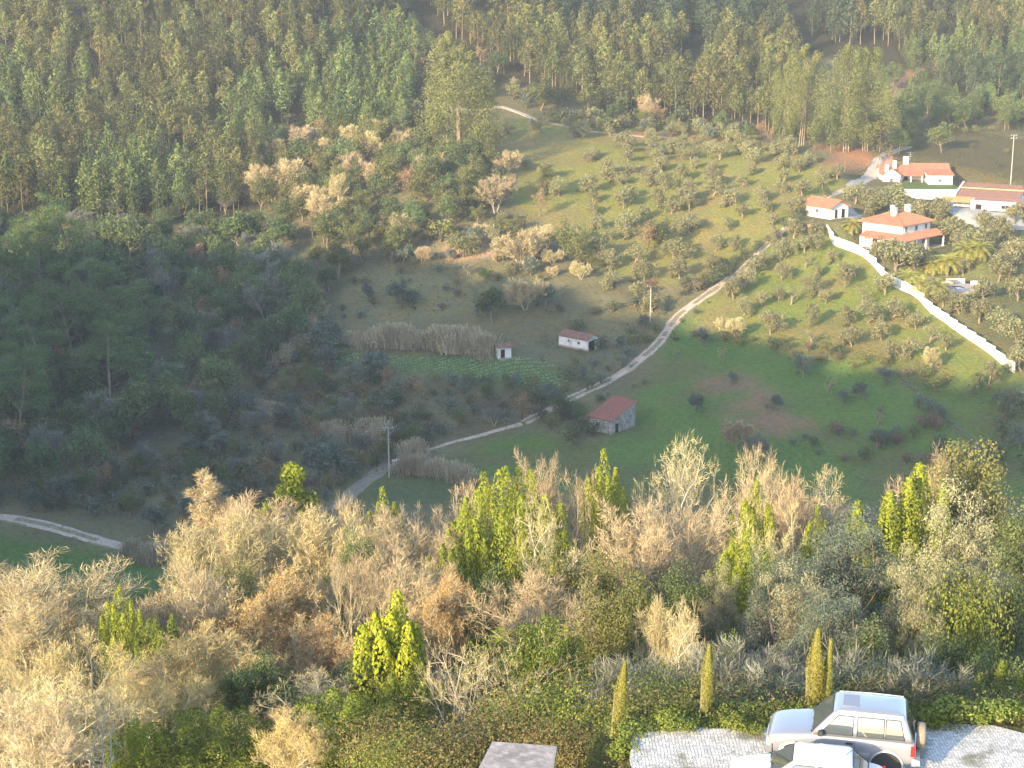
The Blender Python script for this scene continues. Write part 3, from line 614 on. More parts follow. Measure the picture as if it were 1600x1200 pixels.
# ---- garage house with terracotta gable
def garage():
    p = at(1298, 343); r = empty('garden_house', p, R(36), 'small white house with terracotta gable roof beside the dirt track', 'house')
    W, D, ze, zr = 5.6, 8.6, 2.7, 4.1     # near corner at origin; +x right/away, +y into
    b = MB()
    # ridge along y: build in swapped axes
    for xa, xb in ((0, .25), (W - .25, W)): b.box((xa, 0, -2), (xb, D, ze))
    for ya, yb in ((0, .25), (D - .25, D)):
        b.box((.25, ya + .002, -2), (W - .25, yb - .002, ze)); v = np.array([(0, ya, ze), (W, ya, ze), (W/2, ya, zr - .12), (0, yb, ze), (W, yb, ze), (W/2, yb, zr - .12)], float)
        b.tri(v, [(0, 1, 2), (3, 5, 4)]); b.add(v, [(0,3,4,1),(1,4,5,2),(2,5,3,0)])
    b.build('wall', white, r); k = (zr - ze) / (W / 2); o = .45; zo = ze - o * k
    A1 = [(-o, D + o, zo), (-o, -o, zo), (W/2, -o, zr), (W/2, D + o, zr)]; B1 = [(W + o, -o, zo), (W + o, D + o, zo), (W/2, D + o, zr), (W/2, -o, zr)]
    rf = roof_part('roof', r, [A1, B1], .16, tile); t_ = tile_ribs(*A1); t_.build('tile_rows', tile, rf); tile_ribs(*B1).build('tile_rows', tile, rf)
    rt = MB(); rt.tube([(W/2, -o, zr + .04), (W/2, D + o, zr + .04)], .13, 6); rt.build('ridge_tiles', tile, rf)
    window(r, (1.6, -.01, 1.1), (0, -1, 0), .95, 2.1, name='door'); window(r, (3.9, -.01, 1.1), (0, -1, 0), 1.2, 2.1, name='door'); window(r, (-.01, 4.3, 1.5), (-1, 0, 0), .9, .9)
garage()
def stonewall_box(name, pix, h, th, m, label, cat, step=2.0, base=-.6, stepped=True, cap=None):
    q = smooth_line([at(*p)[:2] for p in pix], .5) if len(pix) > 2 else np.linspace(at(*pix[0])[:2], at(*pix[1])[:2], 400)
    d = np.concatenate([[0], np.cumsum(np.linalg.norm(np.diff(q, axis=0), axis=1))]); n_ = max(1, int(d[-1] / step)); root = empty(name, (*q[0], float(H(*q[0]))), 0, label, cat)
    o = np.array([q[0][0], q[0][1], float(H(*q[0]))])
    for i in range(n_):
        a = np.array([np.interp(d[-1] * i / n_, d, q[:, k]) for k in (0, 1)]); c = np.array([np.interp(d[-1] * (i + 1) / n_, d, q[:, k]) for k in (0, 1)])
        t = unit(c - a); nn = np.array([-t[1], t[0]]) * th / 2; za, zc = float(H(*a)), float(H(*c)); zt = za + h; ztc = zc + h; up_ = .16 if stepped else 0; zt += up_ * (zc > za); ztc += up_ * (za >= zc) * .5; zt = zt + (ztc - zt) * .45; ztc = ztc + (zt - ztc) * .2
        b = MB(); b.hexa([(*(a - nn), za + base), (*(c - nn), zc + base), (*(c + nn), zc + base), (*(a + nn), za + base), (*(a - nn), zt), (*(c - nn), ztc), (*(c + nn), ztc), (*(a + nn), zt)] - np.array([o] * 8))
        pw = nn * 1.5; tt = t * .16; e = b.build('wall_panel', m, root)
        if cap: 
            cb = MB(); cb.hexa([(*(c - pw - tt), zc + base), (*(c - pw + tt), zc + base), (*(c + pw + tt), zc + base), (*(c + pw - tt), zc + base), (*(c - pw - tt), zt + .15), (*(c - pw + tt), zt + .15), (*(c + pw + tt), zt + .15), (*(c + pw - tt), zt + .15)] - np.array([o] * 8)); cb.build('pier', m, root)
    return root
stonewall_box('boundary_wall', [(1292, 354), (1350, 402), (1430, 463), (1500, 521), (1586, 584)], 1.9, .25, white, 'long white garden wall stepping down the slope between two olive groves', 'wall', 3.2)
# ---- upper white house
def upper_house():
    p = at(1420, 291); r = empty('farmhouse', p, R(-4), 'long white farmhouse with terracotta roofs round a green courtyard', 'house')
    # main wing: ridge along x, behind
    b = MB(); gable_walls(b, 2.0, 10.6, 6.0, 12.0, 3.1, 4.6); gable_walls(b, -6.2, 2.2, 6.2, 11.6, 3.0, 4.2)
    b.box((4.6, -.2, -2), (10.4, 6.0, 2.9)); b.box((-6.0, 1.4, -2), (-2.2, 6.3, 2.7)); b.build('wall', white, r)
    A1, B1 = gable_roof(2.0, 10.6, 6.0, 12.0, 3.2, 4.7); rf = roof_part('roof', r, [A1, B1], .15, tile); tile_ribs(*A1).build('tile_rows', tile, rf)
    A2, B2 = gable_roof(-6.2, 1.6, 6.2, 11.6, 3.1, 4.3); rf2 = roof_part('roof', r, [A2, B2], .15, tile); tile_ribs(*A2).build('tile_rows', tile, rf2)
    q = [(4.2, -.6, 2.9), (10.8, -.6, 2.9), (10.8, 5.7, 3.5), (4.2, 5.7, 3.5)]; rf3 = roof_part('roof', r, [q], .15, tile); tile_ribs(*q).build('tile_rows', tile, rf3)
    # left wing: gable facing us
    v = np.array([(-6.2, 1.2, 2.7), (-2.0, 1.2, 2.7), (-4.1, 1.2, 4.0), (-6.2, 1.45, 2.7), (-2.0, 1.45, 2.7), (-4.1, 1.45, 4.0)]); g_ = MB(); g_.tri(v, [(0, 1, 2), (3, 5, 4)]); g_.add(v, [(0,3,4,1),(1,4,5,2),(2,5,3,0)]); g_.box((-6.2, 1.2, -2), (-2.0, 1.39, 2.7)); g_.build('gable_wall', white, r)
    A4 = [(-6.5, 7, 2.5), (-6.5, 1.0, 2.5), (-4.1, 1.0, 4.1), (-4.1, 7, 4.1)]; B4 = [(-1.7, 1.0, 2.5), (-1.7, 7, 2.5), (-4.1, 7, 4.1), (-4.1, 1.0, 4.1)]; rf4 = roof_part('roof', r, [A4, B4], .15, tile); tile_ribs(*B4).build('tile_rows', tile, rf4)
    # porch
    q = [(-1.6, 2.6, 2.3), (4.0, 2.6, 2.3), (4.0, 5.9, 3.1), (-1.6, 5.9, 3.1)]; pr = roof_part('porch_roof', r, [q], .14, tile); tile_ribs(*q).build('tile_rows', tile, pr)
    for x in (-1.4, .9, 3.6): pl = MB(); pl.box((x - .14, 2.8, -1), (x + .14, 3.08, 2.2)); pl.build('pillar', white, r)
    chimney(r, -5.2, 2.2, 2.6, 4.5, .4); chimney(r, -2.6, 7.2, 3.0, 4.9, .4); chimney(r, .6, 10.2, 3.6, 5.6, .6)
    window(r, (.2, 6.19, 1.2), (0, -1, 0), 1.0, 2.1, name='door'); window(r, (-4.1, 1.19, 1.3), (0, -1, 0), .8, .9); window(r, (7.4, -.21, 1.5), (0, -1, 0), .9, .8)
    aer = MB(); aer.cyl((1.8, 11, 4), (1.8, 11, 7.2), .04, sides=6)
    for k, l in ((6.2, .5), (6.6, .7), (7.0, .9)): aer.cyl((1.8 - l, 11, k), (1.8 + l, 11, k), .03, sides=5)
    aer.cyl((1.8, 10.5, 6.8), (1.8, 11.6, 6.8), .03, sides=5); aer.build('aerial', metalgrey, r)
    aer = MB(); aer.cyl((-6.4, 6.6, 2.5), (-6.4, 6.6, 5.6), .04, sides=6)
    for k, l in ((5.0, .8), (5.4, .5)): aer.cyl((-6.4 - l, 6.6, k), (-6.4 + l, 6.6, k), .03, sides=5)
    aer.build('aerial', metalgrey, r)
    cw = MB(); cw.box((-1.9, -6.6, -2.5), (11.2, -6.3, .1)); cw.box((10.9, -6.3, -2.5), (11.2, -.3, .1)); cw.box((-2.2, -6.6, -2.5), (-1.9, 1.1, .1)); cw.build('courtyard_wall', white, r)
    lw = MB(); lw.hexa([(-1.88,-6.28,-2.4),(10.88,-6.28,-2.4),(10.88,2.5,-2.4),(-1.88,2.5,-2.4),(-1.88,-6.28,.0),(10.88,-6.28,.0),(10.88,2.5,.7),(-1.88,2.5,.7)]); lw.build('courtyard_lawn', mat('courtyard_grass', (.06,.11,.03), .95, .1, var=((.10,.14,.04), 1.5, .4, .6), bump=(5, .1)), r)
upper_house()
def barn():
    p = at(1490, 322); r = empty('barn', p, R(-27), 'long low barn with brown roof, yellow ridge strip and white end walls', 'barn')
    b = MB(); b.hexa([(0,0,-2),(.35,0,-2),(.35,8.8,-2),(0,8.8,-2),(0,0,2.9),(.35,0,2.9),(.35,8.8,4.9),(0,8.8,4.9)]); b.box((.35, 8.5, -1.5), (14, 8.8, 3.9)); b.box((14, .002, -2.5), (14.3, 8.8, 2.4)); b.box((.35, 0, -2), (14, .3, 2.3)); b.box((4.6, -3.4, -3), (14.6, -3.1, 2.1)); b.box((14.3, -3.1, -3), (14.6, 0, 2.1)); b.box((4.6, -3.1, -3), (4.9, 0, 2.1)); b.build('wall', white, r)
    q = [(.36, -.3, 2.4), (14.8, -.3, 2.4), (14.8, 5.0, 3.75), (.36, 5.0, 3.75)]; q2 = [(.36, 5.35, 3.85), (14.8, 5.35, 3.85), (13.6, 9.1, 4.6), (.36, 9.1, 4.6)]; q3 = [(4.9, -3.1, 1.9), (17.2, -3.4, 1.9), (17.2, -.32, 2.35), (4.9, -.32, 2.35)]
    for q_ in (q, q2): rf = roof_part('roof', r, [q_], .14, browntile); tile_ribs(*q_, pitch=.5).build('tile_rows', browntile, rf)
    roof_part('lean_to_roof', r, [q3], .12, browntile)
    st = MB(); st.box((.36, 5.01, 3.5), (14.8, 5.34, 3.95)); st.build('ridge_strip', mat('yellow_strip', (.55,.40,.16), .8, .2), r)
    cp = roof_part('carport_roof', r, [[(-2.6, -3.0, 1.5), (4.4, -3.0, 1.5), (4.4, -.35, 2.3), (-2.6, -.35, 2.3)]], .1, mat('straw_mat', (.42,.30,.14), .95, .1, var=((.30,.2,.1), 4, .4, .6)))
    for x in (-2.4, 1, 4.2): pl = MB(); pl.cyl((x, -2.8, -2), (x, -2.8, 1.45), .09, sides=6); pl.build('post', timber, r)
    for x in (15.8, 17.0): pl = MB(); pl.cyl((x, -3.2, -2), (x, -3.2, 1.75), .09, sides=6); pl.build('post', timber, r)
    window(r, (12.4, -3.41, .9), (0, -1, 0), 1.9, .9); window(r, (6.4, -3.41, .7), (0, -1, 0), 1.6, 1.3, name='door')
barn()
# ---- valley sheds
def gable_shed():
    p = at(918, 549); r = empty('white_shed', p, R(47), 'white gabled shed with brown tiled roof and wide dark doorway', 'shed')
    L, Wd, ze, zr = 7.6, 3.7, 2.25, 3.15   # near corner; left long face towards -x local is along +y
    b = MB()
    for xa, xb in ((0, .22), (Wd - .22, Wd)): b.box((xa, 0, -1), (xb, L, ze))
    for ya, yb in ((0, .22), (L - .22, L)):
        b.box((.22, ya + .002, -1), (Wd - .22, yb - .002, ze)); v = np.array([(0, ya, ze), (Wd, ya, ze), (Wd/2, ya, zr - .08), (0, yb, ze), (Wd, yb, ze), (Wd/2, yb, zr - .08)], float)
        b.tri(v, [(0, 1, 2), (3, 5, 4)]); b.add(v, [(0,3,4,1),(1,4,5,2),(2,5,3,0)])
    b.build('wall', oldwhite, r); k = (zr - ze) / (Wd / 2); o = .18; zo = ze - o * k
    A1 = [(-o, L + o, zo), (-o, -o, zo), (Wd/2, -o, zr), (Wd/2, L + o, zr)]; B1 = [(Wd + o, -o, zo), (Wd + o, L + o, zo), (Wd/2, L + o, zr), (Wd/2, -o, zr)]
    rf = roof_part('roof', r, [A1, B1], .1, oldtile); tile_ribs(*A1, pitch=.3).build('tile_rows', oldtile, rf)
    window(r, (1.15, -.01, .95), (0, -1, 0), 1.7, 1.95, timber, name='door'); window(r, (-.01, 2.3, 1.4), (-1, 0, 0), .55, .4, timber); window(r, (-.01, 4.9, 1.5), (-1, 0, 0), .35, .4, timber)
    pl = MB(); pl.box((-.04, 0, -.9), (-.001, L, .35)); pl.build('plinth', mat('clay_stain', (.42,.30,.22), .95, .1), r)
gable_shed()
def hut():
    p = at(799, 560); r = empty('garden_hut', p, R(16), 'tiny white hut with sloping reddish roof at the vegetable garden', 'hut')
    b = MB(); b.box((-2.7, 0, -.5), (0, 1.9, 2.35)); b.build('wall', oldwhite, r)
    q = [(-2.95, -.3, 2.33), (.25, -.3, 2.33), (.25, 2.1, 2.75), (-2.95, 2.1, 2.75)]; rf = roof_part('roof', r, [q], .1, oldtile); tile_ribs(*q, pitch=.25, r=.05).build('tile_rows', oldtile, rf)
    window(r, (-1.75, -.01, .95), (0, -1, 0), .85, 1.9, timber, name='door')
    bn = MB(); bn.box((-2.6, -.95, -.3), (-.9, -.35, .28)); bn.build('step', concrete, r)
hut()
def stone_shed():
    p = at(955, 679); r = empty('stone_shed', p, R(50), 'old stone shed with faded red lean-to roof in the green field', 'shed')
    # origin near corner; +x along the right face (rises away), +y along the left low face going left/away
    Lx, Ly, zl, zh = 7.2, 4.9, 2.5, 4.6
    b = MB()
    def wallx(y0, y1): b.hexa([(0,y0,-1),(Lx,y0,-1),(Lx,y1,-1),(0,y1,-1),(0,y0,zl),(Lx,y0,zh),(Lx,y1,zh),(0,y1,zl)])
    wallx(0, .35); wallx(Ly - .35, Ly); b.box((.002, .35, -1), (.35, Ly - .35, zl)); b.box((Lx - .35, .35, -1), (Lx - .002, Ly - .35, zh - .1)); b.build('wall', stone, r)
    k = (zh - zl) / Lx; o = .25; q = [(-o, Ly + o, zl - o*k + .12), (-o, -o, zl - o*k + .12), (Lx + o, -o, zh + o*k + .12), (Lx + o, Ly + o, zh + o*k + .12)]
    rf = roof_part('roof', r, [q], .11, redtile); tile_ribs(*q, pitch=.3).build('tile_rows', redtile, rf)
    window(r, (1.6, -.01, .85), (0, -1, 0), .95, 1.75, timber, name='door'); window(r, (-.01, 3.1, 1.3), (-1, 0, 0), .6, .7, timber)
stone_shed()
# ---- retaining wall by garage, pool and its terrace
stonewall_box('retaining_wall', [(1262, 360), (1283, 369)], 1.9, .5, mat('ochre_stone', (.36,.24,.14), .95, .1, var=((.24,.16,.10), 2, .4, .6), bump=(4,.08)), 'short ochre stone retaining wall below the small white house', 'wall', 2.4)
def pool():
    p = at(1490, 452); r = empty('swimming_pool', p, R(8), 'blue swimming pool set in a paved terrace among palms', 'pool')
    pv = MB(); t_ = mat('pool_paving', (.46,.36,.30), .9, .2, var=((.36,.29,.25), 1.5, .4, .6)); tr = at(1475, 447)
    th = np.linspace(0, 2 * math.pi, 24, endpoint=False)
    ring = lambda rx, ry, z: np.stack([rx * np.cos(th), ry * np.sin(th), np.full(24, z)], 1)
    def annul(a, c, m, nm):
        b = MB(); v = np.concatenate([a, c]); b.add(v, [(i, (i+1) % 24, 24 + (i+1) % 24, 24 + i) for i in range(24)]); return b.build(nm, m, r)
    z = .3
    b = MB(); v = np.concatenate([ring(7.4, 5.4, z), ring(7.6, 5.6, -2.5), ring(2.7, 2.3, z)]); b.add(v, [(i, (i+1) % 24, 24 + (i+1) % 24, 24 + i) for i in range(24)] + [(48 + i, 48 + (i+1) % 24, (i+1) % 24, i) for i in range(24)]); b.build('terrace', t_, r)
    annul(ring(2.72, 2.32, z + .06), ring(2.4, 2.0, z + .06), frame_m, 'coping')
    b = MB(); b.tri(np.concatenate([ring(2.7, 2.3, z - .12), [[0, 0, z - .12]]]), [(i, (i+1) % 24, 24) for i in range(24)]); b.build('water', mat('pool_water', (.10,.33,.50), .08, .5), r)
    for k, (a0, a1) in enumerate(((10, 14),)): pass
    w_ = MB(); w_.box((.5, 5.0, z - .5), (4.5, 5.3, z + .95)); w_.build('garden_wall', white, r); w_ = MB(); w_.box((4.9, 2.7, z - .5), (8.6, 3.0, z + .8)); w_.build('garden_wall', white, r); w_ = MB(); w_.box((-6.0, 4.7, z - .5), (.2, 5.0, z + .35)); w_.build('garden_wall', white, r)
    tb = MB(); tb.cyl((1.5, 4.2, z + .72), (1.5, 4.2, z + .8), 1.1, sides=14); tb.cyl((1.5, 4.2, z), (1.5, 4.2, z + .72), .3, sides=8); o = tb.build('stone_table', concrete)
    o.parent = None; o.location = r.location; o.rotation_euler = r.rotation_euler; tag(o, 'round stone table standing on the pool terrace', 'table')
pool()
# ---- poles and wires
def pole(px, py, top, label, arms=1, m=None, name='utility_pole', rad=.14):
    p = at(px, py); dep = p[1]; hh = (py - top) / FPX * dep / CP * 1.02
    r = empty(name, p, R(20), label, 'pole'); b = MB(); b.tube([(0, 0, -.5), (0, 0, hh * .5), (0, 0, hh)], [rad, rad * .85, rad * .65], 8); b.build('post', m or mat('concrete_pole', (.40,.37,.32), .9, .2), r)
    for k in range(arms):
        c = MB(); z = hh - .35 - .7 * k; c.box((-.9, -.06, z), (.9, .06, z + .12)); c.build('cross_arm', metalgrey, r)
        for x in (-.75, 0 if k == 0 and arms > 1 else -.25, .75):
            i_ = MB(); i_.cyl((x, 0, z + .12), (x, 0, z + .34), .06, .04, sides=6); i_.build('insulator', mat('porcelain', (.6,.58,.55), .3, .5) if 'porcelain' not in bpy.data.materials else bpy.data.materials['porcelain'], r)
    return p + [0, 0, hh]
t1 = pole(608, 746, 664, 'grey concrete utility pole by the lane beside pale canes')
t2 = pole(1016, 503, 446, 'utility pole beside the dirt track above the white shed')
t3 = pole(1579, 288, 214, 'tall utility pole in the brown field behind the barn', 2)
t4 = pole(1320, 272, 232, 'wooden pole at the head of the dirt track near tall eucalyptus', 1, timber)
t5 = pole(828, 594, 566, 'short thin post standing in the vegetable garden', 0, timber, 'garden_post', .07)
t6 = pole(1137, 376, 355, 'thin wooden post in the sunlit upper olive grove', 0, timber, 'grove_post', .07)
def wire(a, c, sag, label, name='power_line'):
    t = np.linspace(0, 1, 24)[:, None]; q = a + (c - a) * t - np.array([0, 0, 1]) * (4 * sag * t * (1 - t)); b = MB(); b.tube(q, .022, 4); o = b.build(name, mat('cable', (.10,.10,.11), .5, .4) if 'cable' not in bpy.data.materials else bpy.data.materials['cable'])
    return tag(o, label, 'power line', 'power lines crossing the valley')
# the line leaves the frame at the left; its next pole stands out of frame
tl_ = at(-60, 742) + [0, 0, 8.5]
bpole = empty('utility_pole', tl_ - [0, 0, 8.5], 0, 'grey utility pole at the left end of the valley power line', 'pole')
bb = MB(); bb.tube([(0,0,-.5), (0,0,8.5)], [.14,.1], 8); bb.build('post', bpy.data.materials['concrete_pole'], bpole)
for i, (dz, nm) in enumerate(((0, 'topmost'), (-.9, 'middle'), (-1.7, 'lowest'))): wire(tl_ + [0, 0, dz + .3], t1 + [0, 0, dz * .5 + .1], 1.2, f'thin power line across the shaded valley floor, {nm} of three')
# nest on the second pole
nb_ = MB(); 
for k in range(160):
    a = np.random.default_rng(k).uniform(-1, 1, 3) * [.9, .9, .35]; d = unit(np.random.default_rng(k + 500).normal(size=3) * [1, 1, .35]) * .8; nb_.tube([a - d, a + d], .035, 3)
nb_o = nb_.build('nest', mat('dry_sticks', (.20,.12,.08), .95, .1, var=((.12,.08,.05), 5, .4, .6))); nb_o.location = t2 + [0, 0, .45]; tag(nb_o, 'brown stick nest on top of the utility pole beside the track', 'nest')
# field fence: posts and a low stone row on the right
stonewall_box('field_wall', [(1392, 578), (1440, 620), (1490, 665), (1530, 704)], .35, .4, mat('lichen_stone', (.17,.15,.12), .95, .1, var=((.10,.10,.07), 2, .4, .6), bump=(4,.08)), 'low tumbled stone wall running down between the shaded fields', 'wall', 3.0)
# two pale crates by the lane
for k, (px, py, lb) in enumerate(((617, 727, 'small white tank by the lane, left one of two'), (625, 724, 'small white tank by the lane, right one of two'))):
    p = at(px, py); b = MB(); b.box((-.45, -.4, 0), (.45, .4, .8)); b.box((-.5, -.45, .8), (.5, .45, .88)); b.cyl((0, 0, .88), (0, 0, .98), .14, sides=8); o = b.build('water_tank', white); o.location = p; o.rotation_euler = (0, 0, k * .5); tag(o, lb, 'tank', 'white tanks by the lane')
# ---------------------------------------------------------------- middle distance and far vegetation
ET = [t_euc(40 + i, 18, (7.2, 8.2, 6.4, 8.8, 7.6)[i], per=66, lsz=.66, z0=(.36, .3, .42, .28, .38)[i], pointed=(.6, .5, .75, .35, .65)[i]) for i in range(5)]
PT = [t_euc(60 + i, 16, 7.4 + i * .6, per=64, lsz=.66, z0=.18, mt=M['bark'], cm=M['pine'], nb=16, pointed=.85) for i in range(3)]
DP = [t_euc(66 + i, 16, 7.4, per=64, lsz=.66, z0=.2, mt=M['bark'], cm=M['shadepine'], nb=16, pointed=.7) for i in range(2)]
OE = [t_euc(70 + i, 30, 17 + 2 * i, per=720, lsz=.48, z0=.14, mt=mat('old_euc_bark%d' % i if 0 else 'old_eucalyptus_bark', (.30,.24,.17), .9, .1, var=((.20,.15,.10), .6, .4, .6)), cm=M['oldeuc'], nb=22, trunks=3, pointed=.25, brr=(.3, .48)) for i in range(3)]
OLP = dict(max=2, n=[6,5])
OT = [t_leafy(80 + i, 4.6, (5.2, 4.4, 5.8, 4.8)[i], M['olivebark'], M['olive'], 60, .34, .75, Pm=OLP, trunkh=.3, thick=.22, core=9) for i in range(4)]
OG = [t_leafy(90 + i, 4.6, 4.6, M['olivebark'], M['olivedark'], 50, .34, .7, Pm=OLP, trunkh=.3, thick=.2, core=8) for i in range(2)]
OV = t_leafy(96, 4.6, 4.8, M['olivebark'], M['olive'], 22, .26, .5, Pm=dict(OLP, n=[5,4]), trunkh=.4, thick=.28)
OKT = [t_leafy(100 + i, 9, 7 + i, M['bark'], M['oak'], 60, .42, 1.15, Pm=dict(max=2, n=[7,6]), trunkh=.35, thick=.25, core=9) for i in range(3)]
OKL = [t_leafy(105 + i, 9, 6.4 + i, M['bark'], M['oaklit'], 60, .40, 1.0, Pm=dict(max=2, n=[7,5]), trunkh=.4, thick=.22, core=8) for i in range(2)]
RUS = [t_leafy(110 + i, 7, 5.5, M['bark'], M['rust'], 34, .32, .9, Pm=dict(max=2, n=[7,6]), trunkh=.3, thick=.16) for i in range(2)]
BPT = [t_leafy(120 + i, 24, 13 + 2 * i, M['bark'], M['bigpine'], 260, .40, 1.25, Pm=dict(max=2, seg=[5,4,3], n=[15,4], t0=[.3,.45], ang=[72,45], len=[.42,.55], wob=[.06,.2,.3], trop=[0,.05,.1], tap=[.35,.4,.4], rr=[.35,.5], sh=.55), trunkh=.85, thick=.32, asp=.2) for i in range(3)]
BD = dict(max=2, seg=[4,4,3], n=[9,8], t0=[.2,.15], ang=[38,40], len=[.8,.6])
BMG = [t_bare(130 + i, 8, M['barebark'], M['twiggrey'], (1.15, .95)[i], Pm=BD, per=34, tl=1.0, twd=.07, thick=.13, multi=2) for i in range(2)]
BMT = [t_bare(135 + i, 8, M['lichenbark'], M['twig'], (1.1, .8)[i], Pm=BD, per=40, tl=.95, twd=.075, thick=.14, multi=3) for i in range(2)]
BMP = [t_bare(138, 7, M['barebark'], M['twigpink'], 1.1, Pm=BD, per=44, tl=.8, twd=.07, thick=.12, multi=2)]
SH = {k: [t_blob(150 + 7 * i + j, 2.2, 3.2, M[m], 6, 46, .30) for j in range(2)] for i, (k, m) in enumerate((('dark', 'dark'), ('grey', 'olivedark'), ('brown', 'bracken'), ('bramble', 'bramble'), ('green', 'oaklit')))}
def mk_cane(seed, h, w):
    rg = np.random.default_rng(seed); b = MB(); k = 380; x, y = rg.normal(size=(2, k)) * w * .22; hh = h * rg.uniform(.45, 1, k) * (1 - .05 * (x * x + y * y)).clip(.4, 1); lean = rg.normal(size=(k, 2)) * .16 * h
    for a in range(2):
        ang = rg.uniform(0, 3.14, k); dx, dy = np.cos(ang) * .07, np.sin(ang) * .07
        v = np.stack([np.stack([x - dx, y - dy, 0 * x - .2], 1), np.stack([x + dx, y + dy, 0 * x - .2], 1), np.stack([x + lean[:, 0] + dx * .5, y + lean[:, 1] + dy * .5, hh], 1), np.stack([x + lean[:, 0] - dx * .5, y + lean[:, 1] - dy * .5, hh], 1)], 1)
        b.add(v.reshape(-1, 3), np.arange(4 * k).reshape(k, 4))
    n = k * 5; i = rg.integers(0, k, n); t = rg.uniform(.35, 1, n); c = np.stack([x[i] + lean[i, 0] * t, y[i] + lean[i, 1] * t, hh[i] * t], 1); leaves(b, c + rg.normal(size=(n, 3)) * .1, .42, .22, up=.7, rg=rg)
    return dict(name='cane', parts=[('canes', b.build('canes', M['cane']).data)], h=h)
CN = [mk_cane(170 + i, 4, 4.5) for i in range(2)]
for o in [o for o in COL.objects if o.name.startswith('canes')]: bpy.data.objects.remove(o)
def mk_palm(seed):
    rg = np.random.default_rng(seed); w_ = MB(); w_.tube([(0,0,-.3),(0.05,0,1),(0,.05,2.1)], [.32,.26,.3], 9); f_ = MB()
    for i in range(34):
        az = i * 2.4; el = R(72 - 85 * (i / 34)); L_ = rg.uniform(2.3, 2.9); p = np.array([0, 0, 2.1]); pts = [p]; 
        for k in range(7): e = el - k * .23; p = p + np.array([math.cos(az) * math.cos(e), math.sin(az) * math.cos(e), math.sin(e)]) * L_ / 7; pts.append(p)
        pts = np.array(pts); f_.tube(pts, np.linspace(.035, .01, 8), 3); side = np.array([-math.sin(az), math.cos(az), 0])
        for k in range(1, 8):
            for u in (0, .5):
                if k == 7 and u: continue
                q = pts[k] if not u else (pts[k] + pts[min(k+1, 7)]) / 2; dr = unit(pts[min(k+1, 7)] - pts[k-1])
                for s_ in (-1, 1):
                    ll = .75 * (1 - abs(k / 7 - .4)); e_ = q + side * s_ * ll * .8 + dr * ll * .6 - [0, 0, .15 * ll]; f_.add([q - dr * .05, q + dr * .05, e_ + dr * .02, e_ - dr * .02], [(0, 1, 2, 3)])
    return tmpl_finish('palm', w_, f_, M['bark'], M['palm'], 3.6, 'fronds')
PA = mk_palm(180)
rr = random.Random(11)
# ---- eucalyptus plantation
FL = [(-260,-60),(625,-60),(640,40),(560,90),(470,120),(440,190),(420,290),(390,335),(280,345),(150,352),(-260,340)]
FM = [(620,-60),(1225,-60),(1262,215),(1140,200),(1020,188),(950,178),(880,160),(800,128),(700,60)]
FR = [(1225,-60),(1900,-60),(1900,60),(1560,100),(1400,80),(1240,60)]
FPR = [(1400,80),(1560,100),(1900,60),(1900,170),(1600,175),(1480,150),(1420,125)]
FPC = [(440,190),(470,120),(560,90),(650,60),(655,130),(640,215),(560,240),(500,235)]
cand = []
for poly, kinds, step, hs, sd in ((FL, 'eucL', 4.7, (8, 15), 1), (FM, 'eucM', 4.7, (9, 16), 2), (FR, 'eucR', 5.2, (9, 16), 3), (FPR, 'pineR', 5.6, (7, 13), 4), (FPC, 'pineC', 5.0, (9, 15), 5)):
    W, Pq = scatter(poly, step, seed=sd, ymin=340)
    for wv, pq in zip(W, Pq):
        h = rr.uniform(*hs); k = kinds
        if kinds == 'eucL' and vnoise(wv[0], wv[1], 30, 44) > .74: k = 'pineL'
        if vnoise(wv[0], wv[1], 18, 45) > .84 and k[:3] == 'euc': continue
        if (kinds == 'eucM' and pq[1] < 62 + .05 * (pq[0] - 850) + 18 * vnoise(wv[0], wv[1], 25, 47) and pq[0] > 830) or (kinds == 'eucR' and pq[0] < 1330) or (kinds == 'pineR' and pq[1] > 128): k = 'darkM' if kinds != 'pineR' else 'darkR'  # trees in the dark stretches get the shade-coloured needles
        cand.append((wv, pq, h, k))
inview = [c for c in cand if -20 < c[1][0] < 1620 and c[1][1] - c[2] * FPX / c[0][1] < 1200 and c[1][1] > -10]
inview.sort(key=lambda c: -c[2] / c[0][1] - (0.006 if c[1][1] - 60 > 0 else 0))
GL = dict(darkM=('shade-coloured pine on the hill at the top centre', 'shade-coloured pines of the top centre hill'), darkR=('shade-coloured pine behind the brown field at the right', 'shade-coloured pines behind the brown field'),
 eucL=('slender eucalyptus of the upper left plantation', 'slender eucalyptus of the upper left plantation'),
 eucM=('slender eucalyptus beyond the upper olive grove', 'slender eucalyptus beyond the upper olive grove'),
 eucR=('slender eucalyptus on the far hillside above the farmhouse', 'slender eucalyptus above the farmhouse'),
 pineL=('bluish green pine among the upper left eucalyptus', 'pines among the upper left eucalyptus'),
 pineR=('rounded green pine right of the reddish track', 'pines right of the reddish track'),
 pineC=('light green pine left of the huge old eucalyptus', 'pines left of the tall old eucalyptus'))
ZX = ((110, 230, 340, 450), ('at its left end', 'left of its middle', 'in its middle', 'right of its middle', 'at its right end')); ZY = ((100, 190, 270), ('high', 'fairly high', 'midway up', 'in the front rows'))
